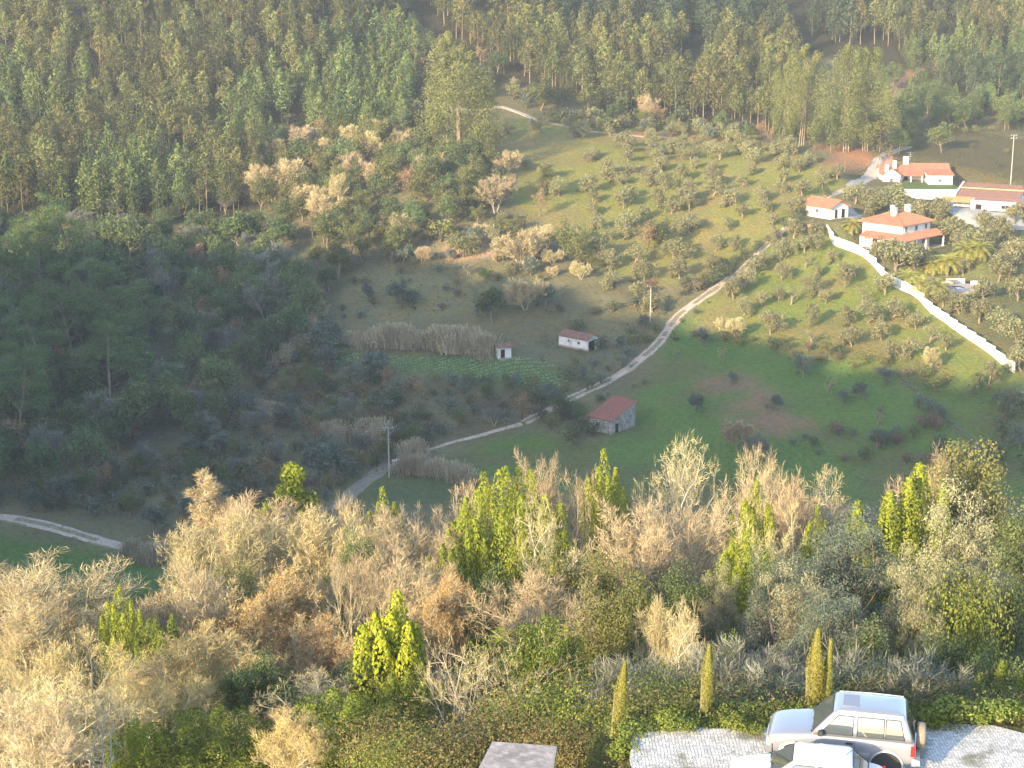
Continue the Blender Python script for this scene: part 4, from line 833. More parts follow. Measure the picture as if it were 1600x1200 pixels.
ZL = dict(darkM=((950, 1080, 1200), ('left part', 'left of the middle', 'right of the middle', 'right part')), darkR=((1500,), ('left half', 'right half')), eucL=ZX + ZY, pineL=ZX + ZY, eucM=((800, 900, 1000, 1100, 1180), ('at the left end', 'left of the middle', 'in the middle', 'right of the middle', 'near the right end', 'beside the tall old trees'), (90, 140), ('in the back rows', 'in the middle rows', 'in the front row')),
 eucR=((1350, 1480), ('at the left', 'in the middle', 'at the right')), pineR=((1480, 1540), ('close to the track', 'in the middle', 'at the frame edge'), (130,), ('higher', 'lower')), pineC=((500, 570), ('at the left', 'in the middle', 'at the right'), (110, 170), ('high', 'midway', 'low')))
from collections import Counter
solo = set(id(c) for c in [c for c in inview if c[3][:3] == 'euc'][:290]); npine = set(id(c) for c in [c for c in inview if c[3][:4] in ('pine', 'dark')][:270])
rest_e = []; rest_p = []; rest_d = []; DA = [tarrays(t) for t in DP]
EA = [tarrays(t) for t in ET]; PAa = [tarrays(t) for t in PT]
for c in cand:
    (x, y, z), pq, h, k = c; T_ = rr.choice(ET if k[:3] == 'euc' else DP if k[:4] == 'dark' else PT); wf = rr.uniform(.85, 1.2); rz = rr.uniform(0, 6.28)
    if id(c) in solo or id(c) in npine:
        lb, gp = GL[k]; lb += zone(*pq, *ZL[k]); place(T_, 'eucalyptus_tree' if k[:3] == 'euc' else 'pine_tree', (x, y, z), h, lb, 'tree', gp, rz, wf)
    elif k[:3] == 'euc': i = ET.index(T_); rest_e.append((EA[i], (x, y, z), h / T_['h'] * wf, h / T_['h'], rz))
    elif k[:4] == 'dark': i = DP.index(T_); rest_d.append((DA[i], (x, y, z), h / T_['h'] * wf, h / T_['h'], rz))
    else: i = PT.index(T_); rest_p.append((PAa[i], (x, y, z), h / T_['h'] * wf, h / T_['h'], rz))
print('solo', len(solo), len(npine), 'rest', len(rest_e), len(rest_p))
eucfar = leafm('far_eucalyptus_leaf', [(.068,.078,.022),(.092,.10,.028),(.125,.125,.036)], 0, var=((.05,.06,.03), .16, .45, .62)); pinefar = leafm('far_pine_needle', [(.055,.082,.026),(.085,.118,.034),(.12,.15,.042)], 0, var=((.05,.08,.03), .15, .45, .62))
if rest_e: merged('eucalyptus_forest', rest_e, [M['eucbark'], eucfar], 'mass of farther slender eucalyptus covering the hills at the top', 'forest')
if rest_d: merged('shade_pine_forest', rest_d, [M['bark'], M['shadepine']], 'mass of farther shade-coloured pines on the top centre hill', 'forest')
if rest_p: merged('pine_forest', rest_p, [M['bark'], pinefar], 'mass of farther pines on the upper hills', 'forest')
# ---- scattered individual trees by place on the ground: (foot px, foot py, height, template, wf, name, label, group)
def tr(T_, px, py, h, name, label, group=None, wf=1.0, cat='tree', rz=None):
    return place(T_, name, at(px, py), h, label, cat, group, rz, wf)
# old eucalyptus clumps
for px, py, h, wf, lb in ((718, 262, 29, 1.05, 'huge old eucalyptus with pale trunks left of the upper olive grove'), (700, 232, 30, .8, 'tall old eucalyptus just behind the huge one left of the upper grove'), (752, 246, 22, .75, 'shorter old eucalyptus on the right side of the huge pale trunked one'),
    (1252, 228, 26, .85, 'tall old eucalyptus, left of the big trees at the head of the dirt track'), (1322, 238, 27, .8, 'tall old eucalyptus with bare pale trunk, middle of the big trees by the track'), (1352, 236, 26, .9, 'broad old eucalyptus, right of the big trees at the track head'), (1225, 215, 20, .8, 'medium old eucalyptus left of the big trees at the track head')):
    tr(OE[int(px) % 3], px, py, h, 'old_eucalyptus', lb, None, wf)
tr(ET[3], 1373, 262, 12, 'poplar_tree', 'narrow leafy green tree by the track behind the farmhouse', None, 1.3)
for px, py, h, lb in ((1236, 222, 10, 'small pine left of the tall trees at the track head'), (1272, 236, 9, 'small dark pine between the tall trees at the track head'), (1298, 240, 10, 'slim green pine close by the middle tall tree at the track head'), (1218, 230, 9, 'low green pine at the corner of the upper olive grove')): tr(PT[1], px, py, h, 'pine_tree', lb, None, .9)
# stone pines of the left slope
for i, (px, py, ty, lb) in enumerate(((64, 480, 296, 'tallest stone pine at left, its crown tip catching the sun'), (118, 470, 306, 'stone pine beside the sunlit tallest one at left'), (18, 520, 350, 'stone pine at the left edge below the sunlit tips'), (165, 520, 372, 'stone pine right of the sunlit group on the left slope'),
    (205, 600, 440, 'dark stone pine at the right side of the shaded pine slope'), (90, 640, 455, 'dark stone pine in the middle of the shaded pine slope'), (30, 700, 500, 'dark stone pine low on the left edge of the slope'), (170, 660, 500, 'stone pine with bare lower trunk low on the shaded slope'), (-40, 600, 400, 'stone pine at the very edge left of the slope'), (120, 590, 400, 'stone pine in the second row of the shaded slope'), (235, 560, 430, 'slim stone pine at the right end of the shaded pines'))):
    dep = at(px, py)[1]; tr(BPT[i % 3], px, py, (py - ty) / FPX * dep, 'stone_pine', lb, None, 1.3 if i % 2 else 1.2)
# mixed woodland, shaded
def strew(poly, step, seed, mix, name, label, group, hr, prob=1.0, mind=0, cat='tree', ymin=200, ymax=600, zn=None):
    W, Pq = scatter(poly, step, seed=seed, prob=prob, ymin=ymin, ymax=ymax); n_ = 0
    for (x, y, z), pq in zip(W, Pq):
        T_ = rr.choice(mix); place(T_, name, (x, y, z), rr.uniform(*hr), label + (zone(*pq, *zn) if zn else ''), cat, group, None, rr.uniform(.85, 1.2)); n_ += 1
    return n_
WD = [(130,352),(300,350),(390,338),(430,300),(520,262),(600,250),(690,262),(790,268),(800,310),(770,345),(690,372),(600,420),(520,470),(490,530),(420,570),(360,640),(340,700),(220,730),(120,770),(-60,790),(-220,780),(-220,350)]
WDsh = [(130,380),(420,365),(520,440),(500,520),(420,570),(360,640),(340,700),(220,730),(120,770),(-60,790),(-220,780),(-220,350)]
WDlit = [(400,330),(430,250),(520,225),(640,225),(690,262),(790,268),(800,310),(770,345),(690,372),(600,420),(520,440),(420,370)]
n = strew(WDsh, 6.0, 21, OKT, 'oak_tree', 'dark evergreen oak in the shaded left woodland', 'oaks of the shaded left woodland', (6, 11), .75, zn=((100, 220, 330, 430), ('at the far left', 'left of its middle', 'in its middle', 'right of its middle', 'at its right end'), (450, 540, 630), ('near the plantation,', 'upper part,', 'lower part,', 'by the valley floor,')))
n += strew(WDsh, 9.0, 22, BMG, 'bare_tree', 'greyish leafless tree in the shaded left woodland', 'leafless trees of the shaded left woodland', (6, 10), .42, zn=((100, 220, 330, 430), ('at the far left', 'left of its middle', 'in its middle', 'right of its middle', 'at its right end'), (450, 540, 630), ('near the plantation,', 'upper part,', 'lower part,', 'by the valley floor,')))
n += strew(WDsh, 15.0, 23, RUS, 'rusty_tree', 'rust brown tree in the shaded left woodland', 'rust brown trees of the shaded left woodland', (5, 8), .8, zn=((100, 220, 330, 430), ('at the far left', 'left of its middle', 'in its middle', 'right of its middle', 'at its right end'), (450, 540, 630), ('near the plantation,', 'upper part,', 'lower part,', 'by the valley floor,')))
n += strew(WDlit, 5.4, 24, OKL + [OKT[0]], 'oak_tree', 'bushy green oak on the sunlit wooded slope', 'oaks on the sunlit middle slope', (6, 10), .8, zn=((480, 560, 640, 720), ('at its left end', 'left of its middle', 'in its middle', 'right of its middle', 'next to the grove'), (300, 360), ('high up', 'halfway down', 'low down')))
n += strew(WDlit, 10.0, 25, BMT + BMP, 'bare_tree', 'pale leafless tree on the sunlit wooded slope', 'pale leafless trees on the sunlit middle slope', (6, 9), .45, zn=((480, 560, 640, 720), ('at its left end', 'left of its middle', 'in its middle', 'right of its middle', 'next to the grove'), (300, 360), ('high up', 'halfway down', 'low down')))
n += strew(WDlit, 15.0, 26, RUS, 'rusty_tree', 'orange brown tree on the sunlit wooded slope', 'orange brown trees on the sunlit middle slope', (5, 8), .8, zn=((480, 560, 640, 720), ('at its left end', 'left of its middle', 'in its middle', 'right of its middle', 'next to the grove'), (300, 360), ('high up', 'halfway down', 'low down')))
for px, py, h, T_, wf, lb in ((425, 312, 9, BMT[0], 1.2, 'wide pale leafless tree at the foot of the left plantation'), (462, 308, 9.5, BMT[1], 1.3, 'whitish leafless tree right of the wide pale one by the plantation'), (527, 338, 10, BMT[1], .8, 'slender whitish leafless tree standing alone on the sunlit slope'), (578, 252, 8.5, RUS[0], 1.1, 'salmon coloured tree above the sunlit slope, beside pines'),
    (640, 250, 8, BMP[0], 1.1, 'pinkish leafless tree left of the huge eucalyptus foot'), (636, 130, 9, RUS[1], 1.6, 'broad salmon brown tree above the pale far path'), (845, 172, 10, OKL[0], 1.5, 'broad light green oak at the top of the upper olive grove'), (918, 182, 10, OKL[1], 1.1, 'roundish oak right of the broad light green one'), (1014, 192, 8, BMP[0], .9, 'pinkish leafless tree at the edge of the far plantation'),
    (843, 338, 7, RUS[0], .8, 'bright orange brown tree at the left edge of the upper grove'), (1010, 398, 8, RUS[1], .95, 'orange brown tree in the lower edge of the upper grove'), (1035, 392, 8, OKT[1], .9, 'dark green oak behind the orange brown tree of the grove'), (815, 420, 8.5, BMT[0], 1.1, 'round pale twiggy tree below the bare earth patch'),
    (878, 400, 9, OKL[0], 1.1, 'large light green oak above the shaded meadow'), (905, 410, 8, OKL[1], .9, 'light green oak leaning beside the larger one above the meadow'), (738, 388, 5, OG[0], 1.0, 'grey green olive at the bare earth patch'), (850, 305, 8, OKL[1], .7, 'small bright oak beside the upper grove left edge'), (720, 330, 9, OKL[0], .9, 'tall green oak on the sunlit slope right of the others'), (690, 340, 9, OKL[1], .8, 'rounded green oak on the sunlit slope above the gully')):
    tr(T_, px, py, h, {'RUS': 'rusty_tree'}.get('', 'bare_tree' if T_ in BMT + BMP + BMG else 'rusty_tree' if T_ in RUS else 'olive_tree' if T_ in OG else 'oak_tree'), lb, None, wf)
print('woodland', n)
# right far woodland in the dip behind the farmhouse
n = strew([(1385,150),(1480,170),(1900,180),(1900,235),(1500,205),(1395,215)], 7, 27, OKT, 'oak_tree', 'dark oak in the shaded dip behind the brown field', 'dark oaks behind the brown field', (5, 9), .9, ymax=640, zn=((1460, 1520, 1570), ('at its left end', 'left part', 'right part', 'at the frame edge')))
n += strew([(1330,225),(1395,215),(1475,240),(1400,258)], 7, 28, OKT + [PT[0]], 'oak_tree', 'dark oak close behind the farmhouse roofs', 'dark oaks behind the farmhouse', (6, 10), .9, ymax=640)
# ---- olive groves
LG = [(1167,451),(1146,467),(1197,415),(1222,439),(1259,417),(1300,410),(1276,434),(1269,460),(1320,446),(1345,478),(1322,506),(1269,508),(1161,493),(1205,522),(1266,540),(1330,542),(1377,532),(1394,498),(1382,460),(1451,537),(1391,560),(1257,394),(1277,389),(1237,398),(1224,430),(1208,376),(1240,372),(1218,402),(1180,430),(1335,432),(1430,515),(1478,548),(1425,560),(1290,474),(1235,476),(1215,470),(1190,480),(1355,505)]
for i, (px, py) in enumerate(LG):
    tr((OT + [OV])[i % 5], px, py, rr.uniform(3.3, 5.0), 'olive_tree', 'olive tree below the white wall' + zone(px, py, (1190, 1250, 1310, 1370), ('next to the dirt track', 'right of the track', 'in the middle', 'right of the middle', 'close to the white wall'), (420, 480), ('upper rows,', 'middle rows,', 'lower rows,')), 'olive trees between the track and the white wall', rr.uniform(.8, 1.05))
W, Pq = scatter(Z['upper'], 7.4, jit=.38, seed=31, prob=.95, ymin=300, ymax=520)
for (x, y, z), pq in zip(W, Pq):
    dens = 1.0 if pq[0] > 930 or pq[1] < 215 else .35
    if rr.random() > dens: continue
    place(rr.choice(OT), 'olive_tree', (x, y, z), rr.uniform(2.9, 5.0), 'olive tree above the track' + zone(*pq, (880, 960, 1040, 1120, 1200), ('at the left edge', 'left part', 'left of the middle', 'right of the middle', 'right part', 'by the track head'), (230, 290, 350), ('top rows,', 'upper rows,', 'middle rows,', 'bottom rows,')), 'tree', 'olive trees of the grove above the track', None, rr.uniform(.85, 1.15))
W, Pq = scatter([(930,425),(1060,445),(1070,480),(1020,500),(930,470),(890,440)], 7.0, jit=.4, seed=32, ymin=300, ymax=400)
for (x, y, z), pq in zip(W, Pq): place(rr.choice(OT), 'olive_tree', (x, y, z), rr.uniform(3.8, 5.2), 'olive tree at the lower left end of the upper grove near the nest pole', 'tree', 'olive trees near the nest pole', None, 1.0)
VG = [(1335,318,5.2,1.15),(1365,335,6,1.2),(1392,330,6.5,1.2),(1418,345,5,1.1),(1440,342,5,1.0),(1470,345,5.5,1.1),(1490,385,6.4,1.05),(1530,396,6,1.0),(1535,360,5,1),(1560,375,5.5,1.1),(1400,425,7,1.1),(1430,420,6,1.0),(1378,405,4.8,1.1),(1560,440,6,1.1),(1540,470,5,1),(1590,470,5.5,1),(1500,490,4.8,1.0),(1530,505,5,1),(1560,520,5,1),(1595,550,6.5,1.2),(1472,480,4.6,.9),(1455,468,4.6,.9),(1590,410,5.5,1.1),(1585,350,5,1),(1275,372,4.2,.9),(1545,600,4.5,.9),(1598,580,5,1.1),(1620,500,5,1),(1620,440,5,1.1),(1505,430,4,1.1),(1510,395,5.5,1.0),(1478,372,5,1)]
for i, (px, py, h, wf) in enumerate(VG): tr(OT[i % 4], px, py, h, 'olive_tree', 'olive tree in the villa gardens' + zone(px, py, (1400, 1480, 1545), ('left of the villa', 'in front of the villa', 'right of the villa', 'at the frame edge'), (350, 410, 470), ('behind,', 'level with its roof,', 'below the lawn,', 'near the pool and wall,')), 'olive trees of the villa gardens', wf)
for i, (px, py, h, lb) in enumerate(((1332, 366, 2.6, 'palm with spreading fronds beside the small white house'), (1480, 430, 3.4, 'reddish trunked palm left of the pool wall'), (1512, 412, 3.4, 'palm on the lawn above the pool, left one of the pair'), (1528, 410, 3.4, 'palm on the lawn above the pool, right one of the pair'), (1458, 430, 2.6, 'short yellowish palm at the lawn corner'), (1440, 462, 3.0, 'palm at the white wall by the pool terrace'), (1466, 468, 3.0, 'palm in front of the pool terrace'), (1418, 448, 2.6, 'low palm tight against the inside of the white wall'))):
    tr(PA, px, py, h * 1.35, 'palm_tree', lb, None, 1.15)
# small trees in the shaded field and along its edges
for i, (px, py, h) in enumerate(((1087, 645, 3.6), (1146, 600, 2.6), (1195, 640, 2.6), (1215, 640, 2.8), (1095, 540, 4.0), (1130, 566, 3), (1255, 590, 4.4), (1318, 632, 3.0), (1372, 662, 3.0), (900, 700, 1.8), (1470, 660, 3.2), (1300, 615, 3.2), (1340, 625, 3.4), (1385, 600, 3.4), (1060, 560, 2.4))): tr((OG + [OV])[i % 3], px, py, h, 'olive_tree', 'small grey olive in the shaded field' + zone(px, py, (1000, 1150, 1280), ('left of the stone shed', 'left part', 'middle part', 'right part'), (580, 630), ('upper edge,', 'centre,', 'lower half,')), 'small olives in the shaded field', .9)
for i, (px, py, h, T_, nm, lb) in enumerate(((1140, 530, 4.5, BMT[0], 'bare_tree', 'small pale leafless tree on the bank above the shaded field'), (1290, 560, 4.5, OKL[0], 'oak_tree', 'bright green bush-like tree at the end of the field bank'), (1155, 705, 5.5, BMP[0], 'bare_tree', 'purplish leafless tree at the bottom of the shaded field'), (1185, 722, 5, BMG[0], 'bare_tree', 'grey leafless tree at the bottom of the shaded field'), (1455, 580, 4.5, BMT[1], 'bare_tree', 'pale leafless tree on the hedge below the white wall'), (1370, 700, 3.5, OG[0], 'olive_tree', 'grey olive low in the right field beside a bank'),
    (524, 752, 7, OG[0], 'olive_tree', 'big blue grey willow-like tree left of the lane'), (340, 715, 5, OG[1], 'olive_tree', 'grey green olive at the foot of the left woodland'), (105, 795, 5.5, OG[0], 'olive_tree', 'blue grey olive just above the left lane'), (245, 830, 4.5, OG[1], 'olive_tree', 'grey green bush-like olive above the left lane end'), (40, 730, 6, RUS[0], 'rusty_tree', 'rust pink tree low on the left woodland edge'), (165, 765, 5, RUS[1], 'rusty_tree', 'dull orange tree above the left lane'), (65, 770, 4.5, PT[0], 'pine_tree', 'young green pine above the left lane'),
    (580, 600, 6.5, OG[0], 'olive_tree', 'grey green olive at the left end of the vegetable garden'), (625, 478, 5.5, OG[1], 'olive_tree', 'dark grey olive standing alone in the brown meadow'), (820, 485, 7, BMT[0], 'bare_tree', 'fuzzy pale leafless tree between meadow and white shed'), (770, 505, 8, OKT[0], 'oak_tree', 'dark oak at the right end of the cane thicket'), (660, 412, 4, BMP[0], 'bare_tree', 'thin pinkish leafless tree beside the gully'), (900, 655, 4.0, OKT[1], 'oak_tree', 'dark ivy covered tree left of the stone shed'), (872, 650, 4.4, OKT[2], 'oak_tree', 'dark rounded tree at the bend of the dirt road'), (385, 560, 6, RUS[0], 'rusty_tree', 'rust coloured tree on the dark woodland edge'), (350, 470, 8, RUS[1], 'rusty_tree', 'rust red tree deep in the shaded woodland'), (490, 480, 7, RUS[0], 'rusty_tree', 'thin rust coloured tree by the brown meadow corner'), (495, 505, 6, BMT[1], 'bare_tree', 'pale leafless tree by the brown meadow corner'))):
    tr(T_, px, py, h, nm, lb, None, .8 if nm == 'rusty_tree' else 1.05)
# ---- cane thickets
for lb, pts_, h in (('pale cane thicket behind the vegetable garden, left half', [(585,540),(600,538),(615,540),(632,540),(648,541),(595,530),(625,530)], 4.4), ('pale cane thicket behind the vegetable garden, right half near the hut', [(672,540),(688,543),(703,545),(718,547),(733,549),(748,552),(760,556),(690,530),(715,532),(740,538)], 4.8),
    ('strip of pale canes slanting through the shaded brush', [(405,640),(420,650),(437,655),(455,660),(470,665),(487,670),(503,676),(518,682),(535,688)], 3.0), ('long low cane hedge beside the green field', [(650,738),(668,742),(686,746),(704,750),(722,754),(740,758),(758,762),(776,767),(794,772)], 3.2),
    ('leaning cane clump beside the utility pole and lane', [(628,735),(640,720),(648,714),(655,712)], 3.4), ('feathery cane clump left of the utility pole', [(583,690),(592,694),(575,680)], 4.2), ('cane clump above the left lane end', [(230,872),(245,875),(262,878),(215,865)], 3.6), ('cane clump in the upper left brush corner of the meadow', [(470,545),(482,520),(455,555),(440,560),(425,580)], 3.4), ('pale reeds left of the meadow thicket', [(520,560),(545,535),(560,545),(500,560)], 2.6)):
    p0 = at(*pts_[0]); root = empty('cane_thicket', p0, 0, lb, 'canes')
    for px, py in pts_:
        p = at(px, py) - p0; T_ = rr.choice(CN); c = bpy.data.objects.new('cane_clump', T_['parts'][0][1]); COL.objects.link(c); c.parent = root; c.location = p + np.array([rr.uniform(-.8, .8), rr.uniform(-1.2, 1.2), 0]); s = h / T_['h'] * rr.uniform(.62, 1.15); c.scale = (s, s, s); c.rotation_euler = (0, 0, rr.uniform(0, 6))
# ---- shrubs
BR = [(360,640),(420,570),(500,530),(560,560),(600,600),(700,615),(800,612),(880,615),(900,640),(830,655),(700,690),(600,730),(520,790),(300,820),(-60,790),(120,770),(220,730),(340,700)]
n = strew(BR, 3.5, 51, SH['dark'] + SH['brown'] + SH['bramble'] + SH['grey'], 'shrub', 'low shrub in the shaded valley brush', 'shrubs of the shaded valley brush', (1.2, 3.4), .82, cat='shrub', zn=((150, 350, 500, 620, 750), ('at the left edge', 'above the left lane', 'left of the cane strip', 'around the cane strip', 'below the vegetable garden', 'beside the path'), (640, 700), ('upper', 'middle', 'lower')))
n += strew([(640,585),(880,600),(905,560),(900,540),(1000,520),(1040,500),(1030,540),(930,605),(880,622),(700,615)], 3.6, 52, SH['dark'] + SH['grey'] + SH['green'], 'garden_shrub', 'grey green shrub along the garden edge above the dirt road', 'shrubs between the garden and the road', (1.2, 3.0), .75, cat='shrub')
n += strew([(1060,445),(1120,425),(1200,375),(1300,298),(1312,306),(1220,365),(1140,432),(1062,470)], 1.9, 53, SH['brown'] + SH['bramble'] + SH['dark'] + SH['dark'], 'bramble_bush', 'brown bramble bush in the hedge along the upper side of the dirt track', 'bramble bushes along the upper track', (1.5, 3.0), .9, cat='shrub')
n += strew([(1140,515),(1280,545),(1400,575),(1600,612),(1600,636),(1400,600),(1290,575),(1120,532)], 3.2, 54, SH['brown'] + SH['bramble'] + SH['dark'] + SH['green'], 'bank_shrub', 'brownish bush on the bank below the sunlit olive grove', 'bushes on the bank below the grove', (1.2, 3.2), .8, cat='shrub')
n += strew([(840,655),(900,640),(935,660),(925,690),(880,690)], 2.8, 55, SH['dark'] + SH['green'], 'shrub', 'dense dark bush left of the old stone shed', 'dark bushes beside the stone shed', (1.4, 3.2), .9, cat='shrub')
n += strew([(1230,690),(1330,640),(1420,620),(1540,720),(1480,740),(1380,720),(1250,735)], 3.8, 56, SH['grey'] + SH['dark'] + SH['brown'], 'field_shrub', 'greyish shrub at the lower right of the shaded field', 'shrubs at the lower right of the field', (1.2, 3.0), .6, cat='shrub')
n += strew([(1540,610),(1900,610),(1900,760),(1560,760)], 5, 57, OG + SH['dark'], 'bushy_tree', 'dark bushy tree at the right edge of the shaded field', 'dark bushes at the right edge', (2.5, 5), .9, cat='shrub')
n += strew([(560,430),(650,390),(740,400),(860,440),(870,500),(780,500),(640,500),(520,500)], 5.2, 58, SH['grey'] + SH['brown'] + SH['dark'], 'meadow_shrub', 'low shrub in the brown meadow above the cane thicket', 'low shrubs of the brown meadow', (.8, 2.2), .7, cat='shrub')
n += strew([(650,372),(800,330),(860,380),(940,430),(880,455),(820,440),(760,420),(690,400)], 4.2, 59, SH['green'] + SH['bramble'] + [OT[0], OKL[0], OKL[1], BMT[0], OT[2]], 'slope_bush', 'sunlit bush around the bare earth patch in the middle slope', 'sunlit bushes around the bare earth', (1.8, 5.4), .75, cat='shrub')
n += strew([(1390,200),(1480,190),(1900,215),(1900,330),(1600,300)], 7, 60, SH['dark'] + SH['green'] + [OKT[1]], 'shrub', 'small bush dotted over the brown field behind the barn', 'bushes on the brown field', (.8, 2.0), .5, cat='shrub')
n += strew([(640,590),(800,130),(900,188),(1190,212),(1190,226),(900,206),(800,160)][1:], 4.5, 61, SH['grey'] + SH['green'] + OT[:2], 'bush', 'bush along the pale path at the top of the upper grove', 'bushes along the top path', (1.8, 4.6), .7, cat='shrub')
print('shrubs', n)
n = strew(BR, 6.6, 65, OKT[:2] + OG + [BMG[0], BMG[1], OKL[0], RUS[0]], 'valley_tree', 'small tree in the shaded valley brush', 'small trees of the valley brush', (3, 6), .8, zn=((100, 250, 400, 550, 700), ('at the left edge', 'above the left lane', 'right of the left lane', 'left of the utility pole', 'near the utility pole', 'below the garden'), (660,), ('upper', 'lower')))
n += strew([(560,430),(650,390),(740,400),(860,440),(870,500),(780,500),(640,500),(520,500)], 10, 66, OG + [BMG[1], OKT[2]], 'valley_tree', 'small tree in the brown meadow above the cane thicket', 'small trees of the brown meadow', (2.5, 5), .8)
n += strew([(860,480),(940,470),(1040,490),(1030,520),(940,525),(870,520)], 5.5, 67, OG + SH['dark'] + [BMG[1]], 'hedge_bush', 'bush in the scrub behind the white gabled shed', 'bushes behind the white shed', (1.5, 4), .8, cat='shrub')
n += strew([(1000,600),(1060,510),(1075,490),(1110,470),(1120,476),(1075,510),(1040,560),(1000,612),(940,630),(900,640),(935,612)], 3.2, 68, SH['dark'] + SH['green'] + SH['brown'], 'verge_bush', 'low bush on the verge of the dirt road below the olive grove', 'verge bushes of the dirt road', (.6, 1.8), .7, cat='shrub')
# ---- undergrowth and rough grass: beyond counting
def under(name, label, cat, poly_list, step, seed, m, nl, rad, hh, lsz, ymin=195, ymax=600, prob=1.0, up=0.3, asp=.5, world=None):
    rg = np.random.default_rng(seed); allc = []
    pts = [scatter(p, step, seed=seed + i, ymin=ymin, ymax=ymax, prob=prob)[0] for i, p in enumerate(poly_list)] if world is None else [world]
    C_ = np.concatenate(pts); n_ = len(C_); s = rg.uniform(.5, 1.4, (n_, 1)); d = np.abs(rg.normal(size=(n_, nl, 3))) * np.sign(rg.normal(size=(n_, nl, 3)) ) * .6; d[..., 2] = np.abs(d[..., 2])
    c = (C_[:, None] + d * s[:, None] * np.array([rad, rad, hh])).reshape(-1, 3); b = MB(); leaves(b, c, lsz, asp, up=up, rg=rg); o = b.build(name, m); print(name, len(c)); return tag(o, label, cat, kind='stuff')
und = leafm('undergrowth_leaf', [(.035,.045,.02),(.07,.07,.03),(.11,.085,.045),(.15,.12,.075)], 0, var=((.06,.05,.03), .3, .45, .6)); gr = leafm('grass_blade', [(.07,.12,.03),(.11,.15,.04),(.16,.16,.06)], 0, var=((.06,.10,.03), .4, .45, .6)); cabb = leafm('cabbage_leaf', [(.09,.18,.06),(.16,.26,.11),(.30,.38,.24)], 0)
strew([(390,330),(440,200),(430,110),(520,40),(640,20),(700,60),(800,128),(880,160),(1020,188),(1140,200),(1262,215),(1250,232),(1120,215),(960,200),(800,150),(690,170),(640,215),(560,262),(480,262),(420,330)], 7.5, 62, OKT + OKL + [RUS[1]] + SH['dark'], 'understory_tree', 'bushy tree at the foot of the plantations', 'bushy trees at the plantation foot', (3, 8), .9, ymax=640, zn=((500, 640, 760, 900, 1050), ('below the left plantation', 'among the light green pines', 'behind the huge old eucalyptus', 'by the far path', 'above the olive grove', 'near the tall trees at the track head')))
strew([(-60,345),(390,325),(400,345),(150,372),(-60,372)], 6.5, 63, OKT + BMG, 'understory_tree', 'bushy tree below the edge of the left plantation', 'bushy trees below the left plantation', (3, 6), .8)
strew([(1262,215),(1400,130),(1480,150),(1600,170),(1600,190),(1400,180),(1380,225)], 8, 64, OKT + PT, 'understory_tree', 'bushy tree behind the farmhouse below the far hill', 'bushy trees below the far hill', (4, 9), .9, ymax=640)
under('undergrowth', 'brown and dark undergrowth covering the shaded valley slopes', 'undergrowth', [WD, BR, Z['meadow'], Z['shed'], FL, FM, [(600,20),(800,120),(800,150),(690,170),(640,215),(440,200),(520,40)], [(1120,500),(1600,600),(1620,660),(1400,610),(1250,575)], [(1385,130),(1900,150),(1900,235),(1395,215)]], 2.3, 71, und, 9, 1.0, .8, .34)
under('rough_grass', 'rough grass tufts dotted over the green fields', 'grass', [Z['upper'], Z['lower'], Z['field'], Z['right'], Z['leftfield'], Z['villa']], 1.7, 81, gr, 4, .6, .22, .26, prob=.8, up=1.5, asp=.25)
p0 = at(760, 582); gx, gy = np.meshgrid(np.arange(-40, 30, .42), np.arange(-22, 22, 1.25)); ca_, sa_ = math.cos(.35), math.sin(.35); gx = gx.ravel() + rng.uniform(-.12, .12, gx.size); gy = gy.ravel() + rng.uniform(-.16, .16, gy.size); wx, wy = p0[0] + gx * ca_ - gy * sa_, p0[1] + gx * sa_ + gy * ca_; px_, py_ = project(wx, wy, H(wx, wy)); k = (inpoly(px_, py_, Z['garden']) | inpoly(px_, py_, Z['leaf'])) & (vnoise(wx, wy, 5, 66) > .33)
under('vegetable_rows', 'rows of bright green vegetables with pale frosted leaves by the tiny hut', 'vegetables', None, 1, 91, cabb, 9, .38, .3, .30, world=np.stack([wx[k], wy[k], H(wx[k], wy[k])], 1))
